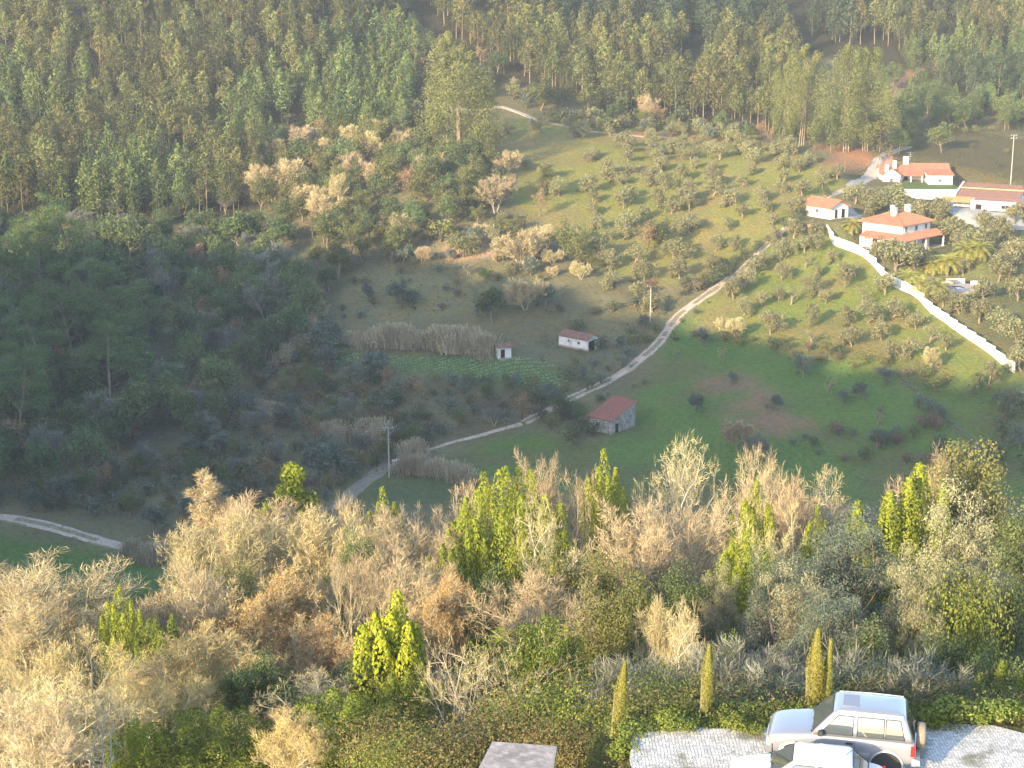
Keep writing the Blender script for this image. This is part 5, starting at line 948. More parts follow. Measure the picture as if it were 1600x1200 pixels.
# ---------------------------------------------------------------- parking terrace
def cobble():
    m = mat('cobblestone', (.50,.49,.47), .85, .25); T = m.node_tree; N = T.nodes; Lk = T.links.new; geo = N['Geometry']
    v = N.new('ShaderNodeTexVoronoi'); v.feature = 'F1'; v.inputs['Scale'].default_value = 10.5; v.inputs['Randomness'].default_value = .55; Lk(geo.outputs['Position'], v.inputs['Vector'])
    ve = N.new('ShaderNodeTexVoronoi'); ve.feature = 'DISTANCE_TO_EDGE'; ve.inputs['Scale'].default_value = 10.5; ve.inputs['Randomness'].default_value = .55; Lk(geo.outputs['Position'], ve.inputs['Vector'])
    sx = N.new('ShaderNodeSeparateColor'); Lk(v.outputs['Color'], sx.inputs[0]); r = N.new('ShaderNodeValToRGB'); r.color_ramp.elements[0].color = (.42,.42,.43,1); r.color_ramp.elements[1].color = (.72,.70,.66,1); Lk(sx.outputs[0], r.inputs[0])
    mr = N.new('ShaderNodeMapRange'); mr.inputs[1].default_value = .02; mr.inputs[2].default_value = .09; Lk(ve.outputs['Distance'], mr.inputs[0])
    mx = N.new('ShaderNodeMix'); mx.data_type = 'RGBA'; mx.inputs[6].default_value = (.20,.19,.16,1); Lk(mr.outputs[0], mx.inputs[0]); Lk(r.outputs[0], mx.inputs[7])
    nz = N.new('ShaderNodeTexNoise'); nz.inputs['Scale'].default_value = .9; nz.inputs['Detail'].default_value = 6; Lk(geo.outputs['Position'], nz.inputs['Vector']); m3 = N.new('ShaderNodeMapRange'); m3.inputs[1].default_value = .54; m3.inputs[2].default_value = .66; m3.inputs[4].default_value = .8; Lk(nz.outputs[0], m3.inputs[0])
    m4 = N.new('ShaderNodeMix'); m4.data_type = 'RGBA'; Lk(m3.outputs[0], m4.inputs[0]); Lk(mx.outputs[2], m4.inputs[6]); m4.inputs[7].default_value = (.17,.16,.10,1); Lk(m4.outputs[2], N['Principled BSDF'].inputs['Base Color'])
    bp = N.new('ShaderNodeBump'); bp.inputs['Distance'].default_value = .025; Lk(mr.outputs[0], bp.inputs['Height']); Lk(bp.outputs[0], N['Principled BSDF'].inputs['Normal']); return m
xs = np.linspace(3.4, 27, 120); ys = np.linspace(30, 44.4, 60); LX, LY = np.meshgrid(xs, ys); edge = 44.25 + (vnoise(xs, xs * 0, 1.3, 3) - .5) * .9 + np.clip((xs - 16) * .04, 0, .5)
LY = 30 + (LY - 30) / 14.4 * (edge[None] - 30); ledge = (vnoise(ys, ys * 0, 1.2, 8) - .5) * .7; LX = LX + (ledge[:, None]) * np.clip((6 - LX) / 3, 0, 1)
li = np.arange(60 * 120).reshape(60, 120); LF = np.stack([li[:-1, :-1], li[:-1, 1:], li[1:, 1:], li[1:, :-1]], -1).reshape(-1, 4)
structure(make('parking_paving', np.stack([LX.ravel(), LY.ravel(), np.full(7200, LOTZ + .04) + (vnoise(LX.ravel(), LY.ravel(), 1.8, 6) - .5) * .03], 1), LF, np.zeros(len(LF), int), cobble(), smooth=True))
# slab roofed outbuilding at the bottom edge
ob = empty('outbuilding', (.0, 40.3, CAMZ - 20.75), R(-9), 'small outbuilding with flat stained concrete roof at the bottom edge', 'outbuilding')
b = MB(); b.hexa([(-1.15,-3,-.16),(1.25,-3,-.16),(.95,1.9,-.16),(-.85,1.9,-.16),(-1.15,-3,0),(1.25,-3,0),(.95,1.9,0),(-.85,1.9,0)]); b.build('roof', concrete, ob)
b = MB(); b.hexa([(-1,-2.8,-5),(1.1,-2.8,-5),(.8,1.7,-5),(-.7,1.7,-5),(-1,-2.8,-.162),(1.1,-2.8,-.162),(.8,1.7,-.162),(-.7,1.7,-.162)]); b.build('wall', stone, ob)
# ---------------------------------------------------------------- cars
def paint(name, c, metal, rough): return mat(name, c, rough, .5, metal, coat=.6)
tyre = mat('tyre_rubber', (.022,.022,.022), .85, .2); alloy = mat('alloy_rim', (.62,.62,.60), .3, .5, .8); blackp = mat('black_plastic', (.03,.03,.032), .5, .4); redl = mat('red_lamp', (.55,.02,.02), .15, .5); clearl = mat('clear_lamp', (.75,.75,.72), .08, .6); cglass = mat('car_glass', (.10,.12,.13), .03, .9, coat=1.0)
cglass.node_tree.nodes['Principled BSDF'].inputs['Metallic'].default_value = .35
def loft(rings, m=0, b=None, caps=True):
    b = b or MB(); K = len(rings[0]); V = np.concatenate([np.array(r_, float) for r_ in rings]); n_ = len(rings)
    b.add(V, [(i * K + j, i * K + (j + 1) % K, (i + 1) * K + (j + 1) % K, (i + 1) * K + j) for i in range(n_ - 1) for j in range(K)], m)
    if caps:
        for r_ in (rings[0], rings[-1]):
            r_ = np.array(r_, float); b.tri(np.concatenate([r_, [r_.mean(0)]]), [(j, (j + 1) % K, K) for j in range(K)], m)
    return b
def body_ring(x, zb, zt, hw, crown, arch=0):
    h = [(0, zt + crown), (hw * .45, zt + crown * .85), (hw * .80, zt + crown * .35), (hw * .93, zt - .01), (hw * .985, zt - .09), (hw, zt - .22), (hw * 1.0, (zt + zb) * .52), (hw * 1.01, zb + .22), (hw * .99, zb + .08), (hw * .93, zb), (hw * .4, zb)]
    return [(x, y, z) for y, z in h] + [(x, -y, z) for y, z in reversed(h[1:])]
def subdiv(o, lv=1):
    md = o.modifiers.new('sub', 'SUBSURF'); md.levels = lv; md.render_levels = lv
    for p_ in o.data.polygons: p_.use_smooth = True
def weld(o):
    import bmesh
    bm = bmesh.new(); bm.from_mesh(o.data); bmesh.ops.remove_doubles(bm, verts=bm.verts, dist=.0005); bmesh.ops.recalc_face_normals(bm, faces=bm.faces); bm.to_mesh(o.data); bm.free()
def wheel(parent, x, y, r_, wd, side, spokes=7):
    w_ = empty('wheel', (x, y, r_)); w_.parent = parent; th = np.linspace(0, 2 * math.pi, 33)[:-1]
    prof = [(r_ * .62, -wd/2 + .02), (r_ * .70, -wd/2), (r_ * .93, -wd/2 + .005), (r_, -wd/2 + .035), (r_, wd/2 - .035), (r_ * .93, wd/2 - .005), (r_ * .70, wd/2), (r_ * .62, wd/2 - .02)]
    rings = [[(math.cos(t) * a, q, math.sin(t) * a) for a, q in prof] for t in th]
    b = MB(); K = len(prof); V = np.array(rings).reshape(-1, 3); b.add(V, [(i * K + j, i * K + (j + 1) % K, ((i + 1) % 32) * K + (j + 1) % K, ((i + 1) % 32) * K + j) for i in range(32) for j in range(K)]); o = b.build('tyre', tyre, w_, smooth=True)
    b = MB(); s = side; yo = s * (wd/2 - .035)
    b.cyl((0, -s * wd * .3, 0), (0, yo - s * .06, 0), r_ * .62, sides=24, m=1); b.cyl((0, yo - s * .06, 0), (0, yo + s * .012, 0), r_ * .17, sides=12)
    for k in range(spokes):
        a = k * 2 * math.pi / spokes; c, s2 = math.cos(a), math.sin(a); q = np.array([-s2, 0, c]) * r_ * .085; d0 = np.array([c, 0, s2]) * r_ * .12; d1 = np.array([c, 0, s2]) * r_ * .60; y0 = np.array([0, yo - s * .055, 0]); y1 = np.array([0, yo, 0])
        b.hexa([d0 - q + y0, d1 - q * 1.3 + y0, d1 + q * 1.3 + y0, d0 + q + y0, d0 - q + y1, d1 - q * 1.3 + y1, d1 + q * 1.3 + y1, d0 + q + y1])
    rg_ = [[(math.cos(t) * a, yy, math.sin(t) * a) for a, yy in ((r_ * .57, yo - s * .05), (r_ * .57, yo + s * .01), (r_ * .635, yo + s * .01), (r_ * .635, yo - s * .05))] for t in th]; V = np.array(rg_).reshape(-1, 3); b.add(V, [(i * 4 + j, i * 4 + (j + 1) % 4, ((i + 1) % 32) * 4 + (j + 1) % 4, ((i + 1) % 32) * 4 + j) for i in range(32) for j in range(4)])
    b.build('rim', [alloy, blackp], w_); return w_
def cab_ring(z, xf, xr, hw, n_=6, crownz=0):
    """rounded rectangle at height z"""
    rc = .12; pts = []
    for cx, cy, a0 in ((xf - rc, hw - rc, 0), (xr + rc, hw - rc, 90), (xr + rc, -hw + rc, 180), (xf - rc, -hw + rc, 270)):
        for k in range(n_): a = R(a0 + 90 * k / (n_ - 1)); pts.append((cx + rc * math.cos(a), cy + rc * math.sin(a), z))
    return pts
def car(name, loc, rz, label, P_):
    r = empty(name, loc, rz, label, 'car'); pm = P_['paint']
    rings = [body_ring(*s) for s in P_['body']]; b = loft(rings); o = b.build('body', [pm], r); weld(o); subdiv(o, 2)
    zb, zt_, xfb, xft, xrb, xrt, hb, ht = P_['cab']
    lev = [(0, 0), (.25, .2), (.5, .46), (.75, .74), (.93, .95)]
    rings = [cab_ring(zb + (zt_ - zb) * v, xfb + (xft - xfb) * v, xrb + (xrt - xrb) * v, hb + (ht - hb) * (v ** 1.25)) for v in (0, .25, .5, .75, .95)]
    rings.append(cab_ring(zt_ + .015, xft - .07, xrt + .05, ht - .05)); rings.append(cab_ring(zt_ + .045, xft - .3, xrt + .25, ht - .28))
    o = loft(rings).build('cabin', [P_.get('cabpaint', pm)], r, smooth=True); weld(o)
    def hwv(v): return hb + (ht - hb) * (max(v, 0) ** 1.25)
    def side_pt(x_t, v, s, off=.012): return (x_t, s * (hwv(v) + off), zb + (zt_ - zb) * v)
    for s in (1, -1):
        for (x0b, x1b, x0t, x1t, v0, v1) in P_['sidewin']:
            n_ = 5; V = []
            for k in range(n_):
                v = v0 + (v1 - v0) * k / (n_ - 1); t = k / (n_ - 1); V += [side_pt(x0b + (x0t - x0b) * t, v, s), side_pt(x1b + (x1t - x1b) * t, v, s)]
            b = MB(); b.add(V, [(2*k, 2*k+1, 2*k+3, 2*k+2) for k in range(n_ - 1)]); g_ = b.build('side_window', cglass, r)
            ed = MB(); c4 = [V[0], V[1], V[-1], V[-2]]
            for i in range(4): ed.tube([c4[i], c4[(i+1) % 4]], .014, 4)
            ed.build('trim', blackp, g_)
        for xd in P_['seams']:
            q = MB(); q.tube([(xd, s * (P_['hw'] + .006), P_['zs']), (xd, s * (P_['hw'] * .99 + .006), zb - .1), ] , .006, 4); q.build('door_seam', blackp, r)
        for xh in P_['handles']:
            q = MB(); q.box((xh - .09, min(s * P_['hw'], s * (P_['hw'] + .04)), zb - .17), (xh + .09, max(s * P_['hw'], s * (P_['hw'] + .04)), zb - .125)); q.build('door_handle', P_.get('handlem', blackp), r)
        mr_ = MB(); xm = xfb - .28; mr_.add(*[np.array(x_) for x_ in ((lambda c: (c, [(0,3,2,1),(4,5,6,7),(0,1,5,4),(1,2,6,5),(2,3,7,6),(3,0,4,7)]))([(xm - .05, s * (hb + .03), zb + .04), (xm + .09, s * (hb + .03), zb + .04), (xm + .06, s * (hb + .22), zb + .06), (xm - .05, s * (hb + .22), zb + .06), (xm - .05, s * (hb + .05), zb + .2), (xm + .06, s * (hb + .05), zb + .2), (xm + .03, s * (hb + .2), zb + .2), (xm - .05, s * (hb + .2), zb + .2)]))]); mr_.build('mirror', P_.get('mirrorm', blackp), r)
    # windscreen and rear window follow the cabin ends
    for nm, xb_, xt_, v0, v1, sg in (('windscreen', xfb, xft, .04, .92, 1), ('rear_window', xrb, xrt, P_.get('rv0', .1), .9, -1)):
        V = []; n_ = 5
        for k in range(n_):
            v = v0 + (v1 - v0) * k / (n_ - 1); x = xb_ + (xt_ - xb_) * v + sg * .012; h_ = hwv(v) - .11; V += [(x, -h_, zb + (zt_ - zb) * v), (x, h_, zb + (zt_ - zb) * v)]
        b = MB(); b.add(V, [(2*k, 2*k+1, 2*k+3, 2*k+2) for k in range(n_ - 1)]); g_ = b.build(nm, cglass, r)
        ed = MB(); c4 = [V[0], V[1], V[-1], V[-2]]
        for i in range(4): ed.tube([c4[i], c4[(i+1) % 4]], .016, 4)
        ed.build('trim', blackp, g_)
    for s in (-.35, .25):
        q = MB(); q.tube([(xfb + .03, s, zb + .0), (xfb - .12 * (xfb - xft) , s + .42, zb + .1)], .012, 4); q.build('wiper', blackp, r)
    for x in P_['wheels']:
        for s in (1, -1): wheel(r, x, s * (P_['hw'] - .10), P_['wr'], .22, s)
        for s in (1, -1):
            th = np.linspace(R(-12), R(192), 16); q = MB(); V = []
            for t in th:
                for a, yy in ((P_['wr'] * 1.13, P_['hw'] - .25), (P_['wr'] * 1.13, P_['hw'] + .035), (P_['wr'] * 1.27, P_['hw'] + .02)): V.append((x + math.cos(t) * a, s * yy, P_['wr'] + math.sin(t) * a))
            q.add(V, [(i * 3 + j, i * 3 + j + 1, (i + 1) * 3 + j + 1, (i + 1) * 3 + j) for i in range(15) for j in range(2)]); q.build('wheel_arch', P_['archm'], r)
            dk = MB(); dk.cyl((x, s * (P_['hw'] - .3), P_['wr']), (x, s * (P_['hw'] + .012), P_['wr']), P_['wr'] * 1.13, sides=24); dk.build('wheel_well', blackp, r)
    return r
silver = paint('silver_paint', (.33,.335,.37), .5, .3); silver2 = paint('grey_lower_paint', (.38,.38,.39), .35, .4)
suv = car('parked_car', (9.15, 42.35, LOTZ + .05), R(180 - 13), 'silver three door off-road car with a spare wheel on its tailgate', dict(paint=silver, hw=.90, zs=.52, wr=.375,
    body=[(2.06,.50,.74,.64,.0),(2.03,.42,.86,.75,.02),(1.93,.38,.95,.83,.03),(1.6,.38,1.03,.88,.05),(1.1,.38,1.09,.90,.05),(.85,.38,1.13,.90,.04),(.3,.38,1.13,.90,.0),(-1.0,.38,1.13,.90,.0),(-1.8,.40,1.13,.89,.0),(-1.93,.44,1.10,.86,.0),(-1.98,.50,1.0,.80,.0)],
    cab=(1.10, 1.80, .86, .22, -1.93, -1.68, .86, .70), sidewin=[(.60,-.28,.12,-.30,.10,.86),(-.40,-1.12,-.40,-1.12,.10,.86),(-1.17,-1.68,-1.17,-1.55,.10,.86)], seams=[.70,-.34], handles=[-.20], wheels=[1.28,-1.22], archm=silver2, rv0=.12))
suv.scale = (.985, .985, .965)
b = MB(); th = np.linspace(0, 2*math.pi, 29)[:-1]
loft([[(-2.02, math.cos(t) * .33, .98 + math.sin(t) * .33) for t in th], [(-2.05, math.cos(t) * .375, .98 + math.sin(t) * .375) for t in th], [(-2.2, math.cos(t) * .375, .98 + math.sin(t) * .375) for t in th], [(-2.25, math.cos(t) * .34, .98 + math.sin(t) * .34) for t in th], [(-2.262, math.cos(t) * .12, .98 + math.sin(t) * .12) for t in th]], b=b)
sp = b.build('spare_wheel_cover', mat('tan_cover', (.20,.17,.135), .6, .3, var=((.22,.18,.14), 3, .4, .6)), suv, smooth=True)
for s in (1, -1):
    b = MB(); b.box((-1.985, min(s*.74, s*.885), .72), (-1.86, max(s*.74, s*.885), 1.02)); b.build('tail_light', redl, suv)
    b = MB(); b.box((1.90, min(s*.42, s*.74), .62), (2.05, max(s*.42, s*.74), .78)); b.build('headlight', clearl, suv)
b = MB(); loft([[(x_, y_, z_) for x_, y_, z_ in ((-1.95 - d, -.84, .42), (-2.12 - d*.3, -.84, .44), (-2.12 - d*.3, -.84, .62), (-1.95 - d, -.84, .66))] if False else [(-1.9, yy, .42), (-2.12, yy, .45), (-2.12, yy, .60), (-1.9, yy, .66)] for d, yy in ((0, -.86), (0, -.4), (0, .4), (0, .86))], b=b); b.build('rear_bumper', silver2, suv)
b = MB(); loft([[(1.9, yy, .40), (2.14 - abs(yy) * .1, yy, .44), (2.14 - abs(yy) * .1, yy, .62), (1.9, yy, .70)] for yy in (-.88, -.4, .4, .88)], b=b); b.build('front_bumper', silver, suv)
b = MB(); b.box((-.42, -.40, 1.835), (.02, .40, 1.853)); b.build('sunroof', mat('dark_panel', (.22,.22,.24), .25, .5, .3), suv)
for s in (1, -1): b = MB(); b.tube([(.15, s*.66, 1.80), (-.8, s*.685, 1.815), (-1.62, s*.68, 1.80)], .018, 5); b.build('roof_gutter', silver2, suv)
b = MB(); b.box((-.75, .905, .60), (.62, .925, .70)); b.build('side_moulding', silver2, suv)
for s in (1,-1): b = MB(); b.box((-1.98, s*.3 - .02, 1.2), (-1.99, s*.3 + .02, 1.25)); 
wpaint = paint('white_paint', (.70,.71,.74), .0, .28)
hb_ = car('parked_car', (7.75, 40.0, LOTZ + .05), R(180 - 12), 'white low saloon car parked in front of the silver off-road car', dict(paint=wpaint, hw=.83, zs=.35, wr=.30,
    body=[(2.03,.38,.58,.62,.0),(2.0,.30,.64,.72,.02),(1.88,.26,.72,.78,.03),(1.5,.24,.80,.82,.04),(1.0,.24,.88,.83,.04),(.8,.24,.90,.83,.03),(.2,.24,.90,.83,.0),(-1.2,.24,.90,.83,.0),(-1.6,.26,.91,.82,.02),(-1.95,.3,.87,.78,.02),(-2.05,.36,.7,.70,.0)],
    cab=(.88, 1.38, .98, .30, -1.62, -1.12, .78, .60), sidewin=[(.76,-.20,.28,-.20,.12,.84),(-.30,-1.16,-.30,-.98,.12,.84)], seams=[.72,-.25,-1.1], handles=[-.1,-1.0], wheels=[1.3,-1.2], archm=wpaint, rv0=.1, mirrorm=wpaint, handlem=wpaint))
b = MB(); b.tube([(-.98, 0, 1.40), (-1.22, 0, 1.62)], .008, 4); b.build('antenna', blackp, hb_)
for s in (1, -1):
    b = MB(); b.box((-2.03, min(s*.52, s*.79), .62), (-1.9, max(s*.52, s*.79), .80)); b.build('tail_light', redl, hb_)
    b = MB(); b.box((1.86, min(s*.42, s*.74), .56), (2.02, max(s*.42, s*.74), .68)); b.build('headlight', clearl, hb_)
# ---------------------------------------------------------------- near trees
NB = dict(max=3, seg=[6,5,4,3], n=[9,7,6], t0=[.25,.2,.15], ang=[34,38,42], len=[.72,.52,.5])
T_up = [t_bare(200 + i, 11, M['lichenbark'], M[('twigpink','twig')[i]], (.9, .75)[i], Pm=dict(NB, ang=[26,32,40], trop=[.05,.2,.2,.12]), per=8, tl=.62, twd=.026, multi=3, thick=.26) for i in range(2)]
T_wide = [t_bare(204 + i, 9, M['lichenbark'], M[('twig','twigpink')[i]], (1.25, 1.2)[i], Pm=dict(NB, ang=[48,44,45]), per=9, tl=.55, twd=.026, multi=2, thick=.28) for i in range(2)]
T_dense = [t_bare(208 + i, 8, M['barebark'], M['twigpink'], 1.35, Pm=dict(NB, ang=[45,42,45], n=[10,8,6]), per=8, tl=.5, twd=.024, multi=3, thick=.26) for i in range(2)]
T_white = [t_bare(212, 8, mat('white_bark', (.50,.47,.38), .9, .1, var=((.34,.31,.24), 2, .4, .65)), M['twig'], 1.3, Pm=dict(NB, n=[7,6,5], ang=[50,48,50], wob=[.2,.3,.35,.35]), per=8, tl=.4, twd=.022, multi=2, thick=.20)]
T_yel = [t_bare(214 + i, 8, M['lichenbark'], M['twigyel'], 1.25, Pm=dict(NB, ang=[45,45,45]), per=9, tl=.5, twd=.024, leafm_=M['orange'] if i else M['twigyel'], nleaf=4000, lsz=.08, multi=3, thick=.22) for i in range(2)]
T_orange = t_bare(218, 8, M['barebark'], M['twigpink'], 1.1, Pm=NB, per=16, tl=.5, twd=.022, leafm_=M['orange'], nleaf=5000, lsz=.10, multi=2, thick=.16)
T_larch = t_bare(220, 12, M['lichenbark'], M['twigpink'], .8, Pm=dict(max=3, seg=[7,4,3,3], n=[26,8,5], t0=[.2,.15,.1], ang=[62,40,40], len=[.36,.45,.5], sh=.75, trop=[.02,.1,.1,.1], wob=[.03,.12,.2,.2], tap=[.15,.3,.3,.3]), per=12, tl=.42, twd=.024, thick=.24)
T_fig = t_bare(222, 5.5, mat('fig_bark', (.46,.42,.33), .9, .1, var=((.32,.29,.22), 2, .4, .65)), M['twig'], 1.9, Pm=dict(NB, n=[9,7,5], ang=[62,42,40], t0=[.08,.2,.15], len=[1.1,.55,.5], trop=[0,.02,.06,.08], wob=[.2,.22,.25,.25]), per=7, tl=.35, twd=.02, multi=3, thick=.14)
T_lean = t_bare(224, 7, M['lichenbark'], M['twig'], 1.3, (-.55, -.1), dict(NB, n=[8,6,5], ang=[48,42,45], trop=[0,.05,.08,.1]), per=9, tl=.4, twd=.022, multi=2, thick=.2)
T_lau = [t_plumes(230 + i, 8, (6.2, 3.0, 1.5)[i], M['laurel'], M['bark'], (22, 10, 3)[i], (2200, 1700, 3600)[i], .11, slim=(.26, .38, .62)[i], lean=.15) for i in range(3)]
T_laud = [t_plumes(236 + i, 6, (5.4, 3.6)[i], M['laureldark'], M['bark'], (16, 9)[i], 1900, .115, slim=.34) for i in range(2)]
T_pin = t_euc(240, 9, 4.6, per=420, lsz=.17, z0=.1, mt=M['bark'], cm=M['laurel'], nb=26, pointed=.55, brr=(.22, .38))
T_yw = t_plumes(244, 6, 3.4, M['yellow'], M['bark'], 11, 1500, .13, asp=.8, slim=.42)
T_grn = t_leafy(246, 7, 7, M['bark'], M['laureldark'], 330, .105, .75, Pm=dict(max=2, n=[10,8], t0=[.1,.2]), trunkh=.5, thick=.2, asp=.7)
T_ol = [t_leafy(250 + i, 9, (9, 8)[i], M['olivebark'], M[('silver','olivedark')[i]], 400, .125, .72, Pm=dict(max=2, n=[12,9], t0=[.15,.2], seg=[4,5,3]), trunkh=.4, thick=.28, asp=.35) for i in range(2)]
T_ok = [t_leafy(254 + i, 7.5, 7, M['bark'], M[('oaklit','oak')[i]], 360, .12, .8, Pm=dict(max=2, n=[11,8], t0=[.15,.2]), trunkh=.42, thick=.2, asp=.6) for i in range(2)]
T_bush = [t_blob(260 + i, 3, 4, M[('bramble','weed','dark','ivy')[i]], 9, 1300, .075) for i in range(4)]
T_brk = t_bare(266, 3, M['bark'], M['twiggrey'], 1.3, Pm=dict(BARE, max=2, n=[8,6]), per=30, tl=.4, twd=.018, multi=4, thick=.05)
T_cy = [t_plumes(270 + i, 3, (.36, .30)[i], M['cypress'], M['bark'], 1, 9000, .05, asp=.35, slim=1.15, conic=1, z0=.02, lean=0) for i in range(2)]
def ft(T_, px, ty, Y, name, label, wf=1.0, group=None, rz=None, wpx=None, cat='tree'):
    d = ray(px, ty); X = d[0] / d[1] * Y; zt = CAMZ + d[2] / d[1] * Y; z = float(H(X, Y)); h = max(zt - z, 1.0); s = h / T_['h']
    if wpx:   # wanted crown width in metres at its distance -> width factor
        me = T_['parts'][-1][1]; w0 = T_.setdefault('w', None)
        if w0 is None: co = np.empty(len(me.vertices) * 3, np.float32); me.vertices.foreach_get('co', co); c_ = co.reshape(-1, 3); T_['w'] = w0 = (np.percentile(c_[:, 0], 98) - np.percentile(c_[:, 0], 2))
        wf = np.clip((wpx / FPX * Y * 1.06) / (w0 * s), .5, 1.7)
    return place(T_, name, (X, Y, z - .1), h, label, cat, group, rz, wf)
BT = 'bare_tree'; GT = 'laurel_tree'
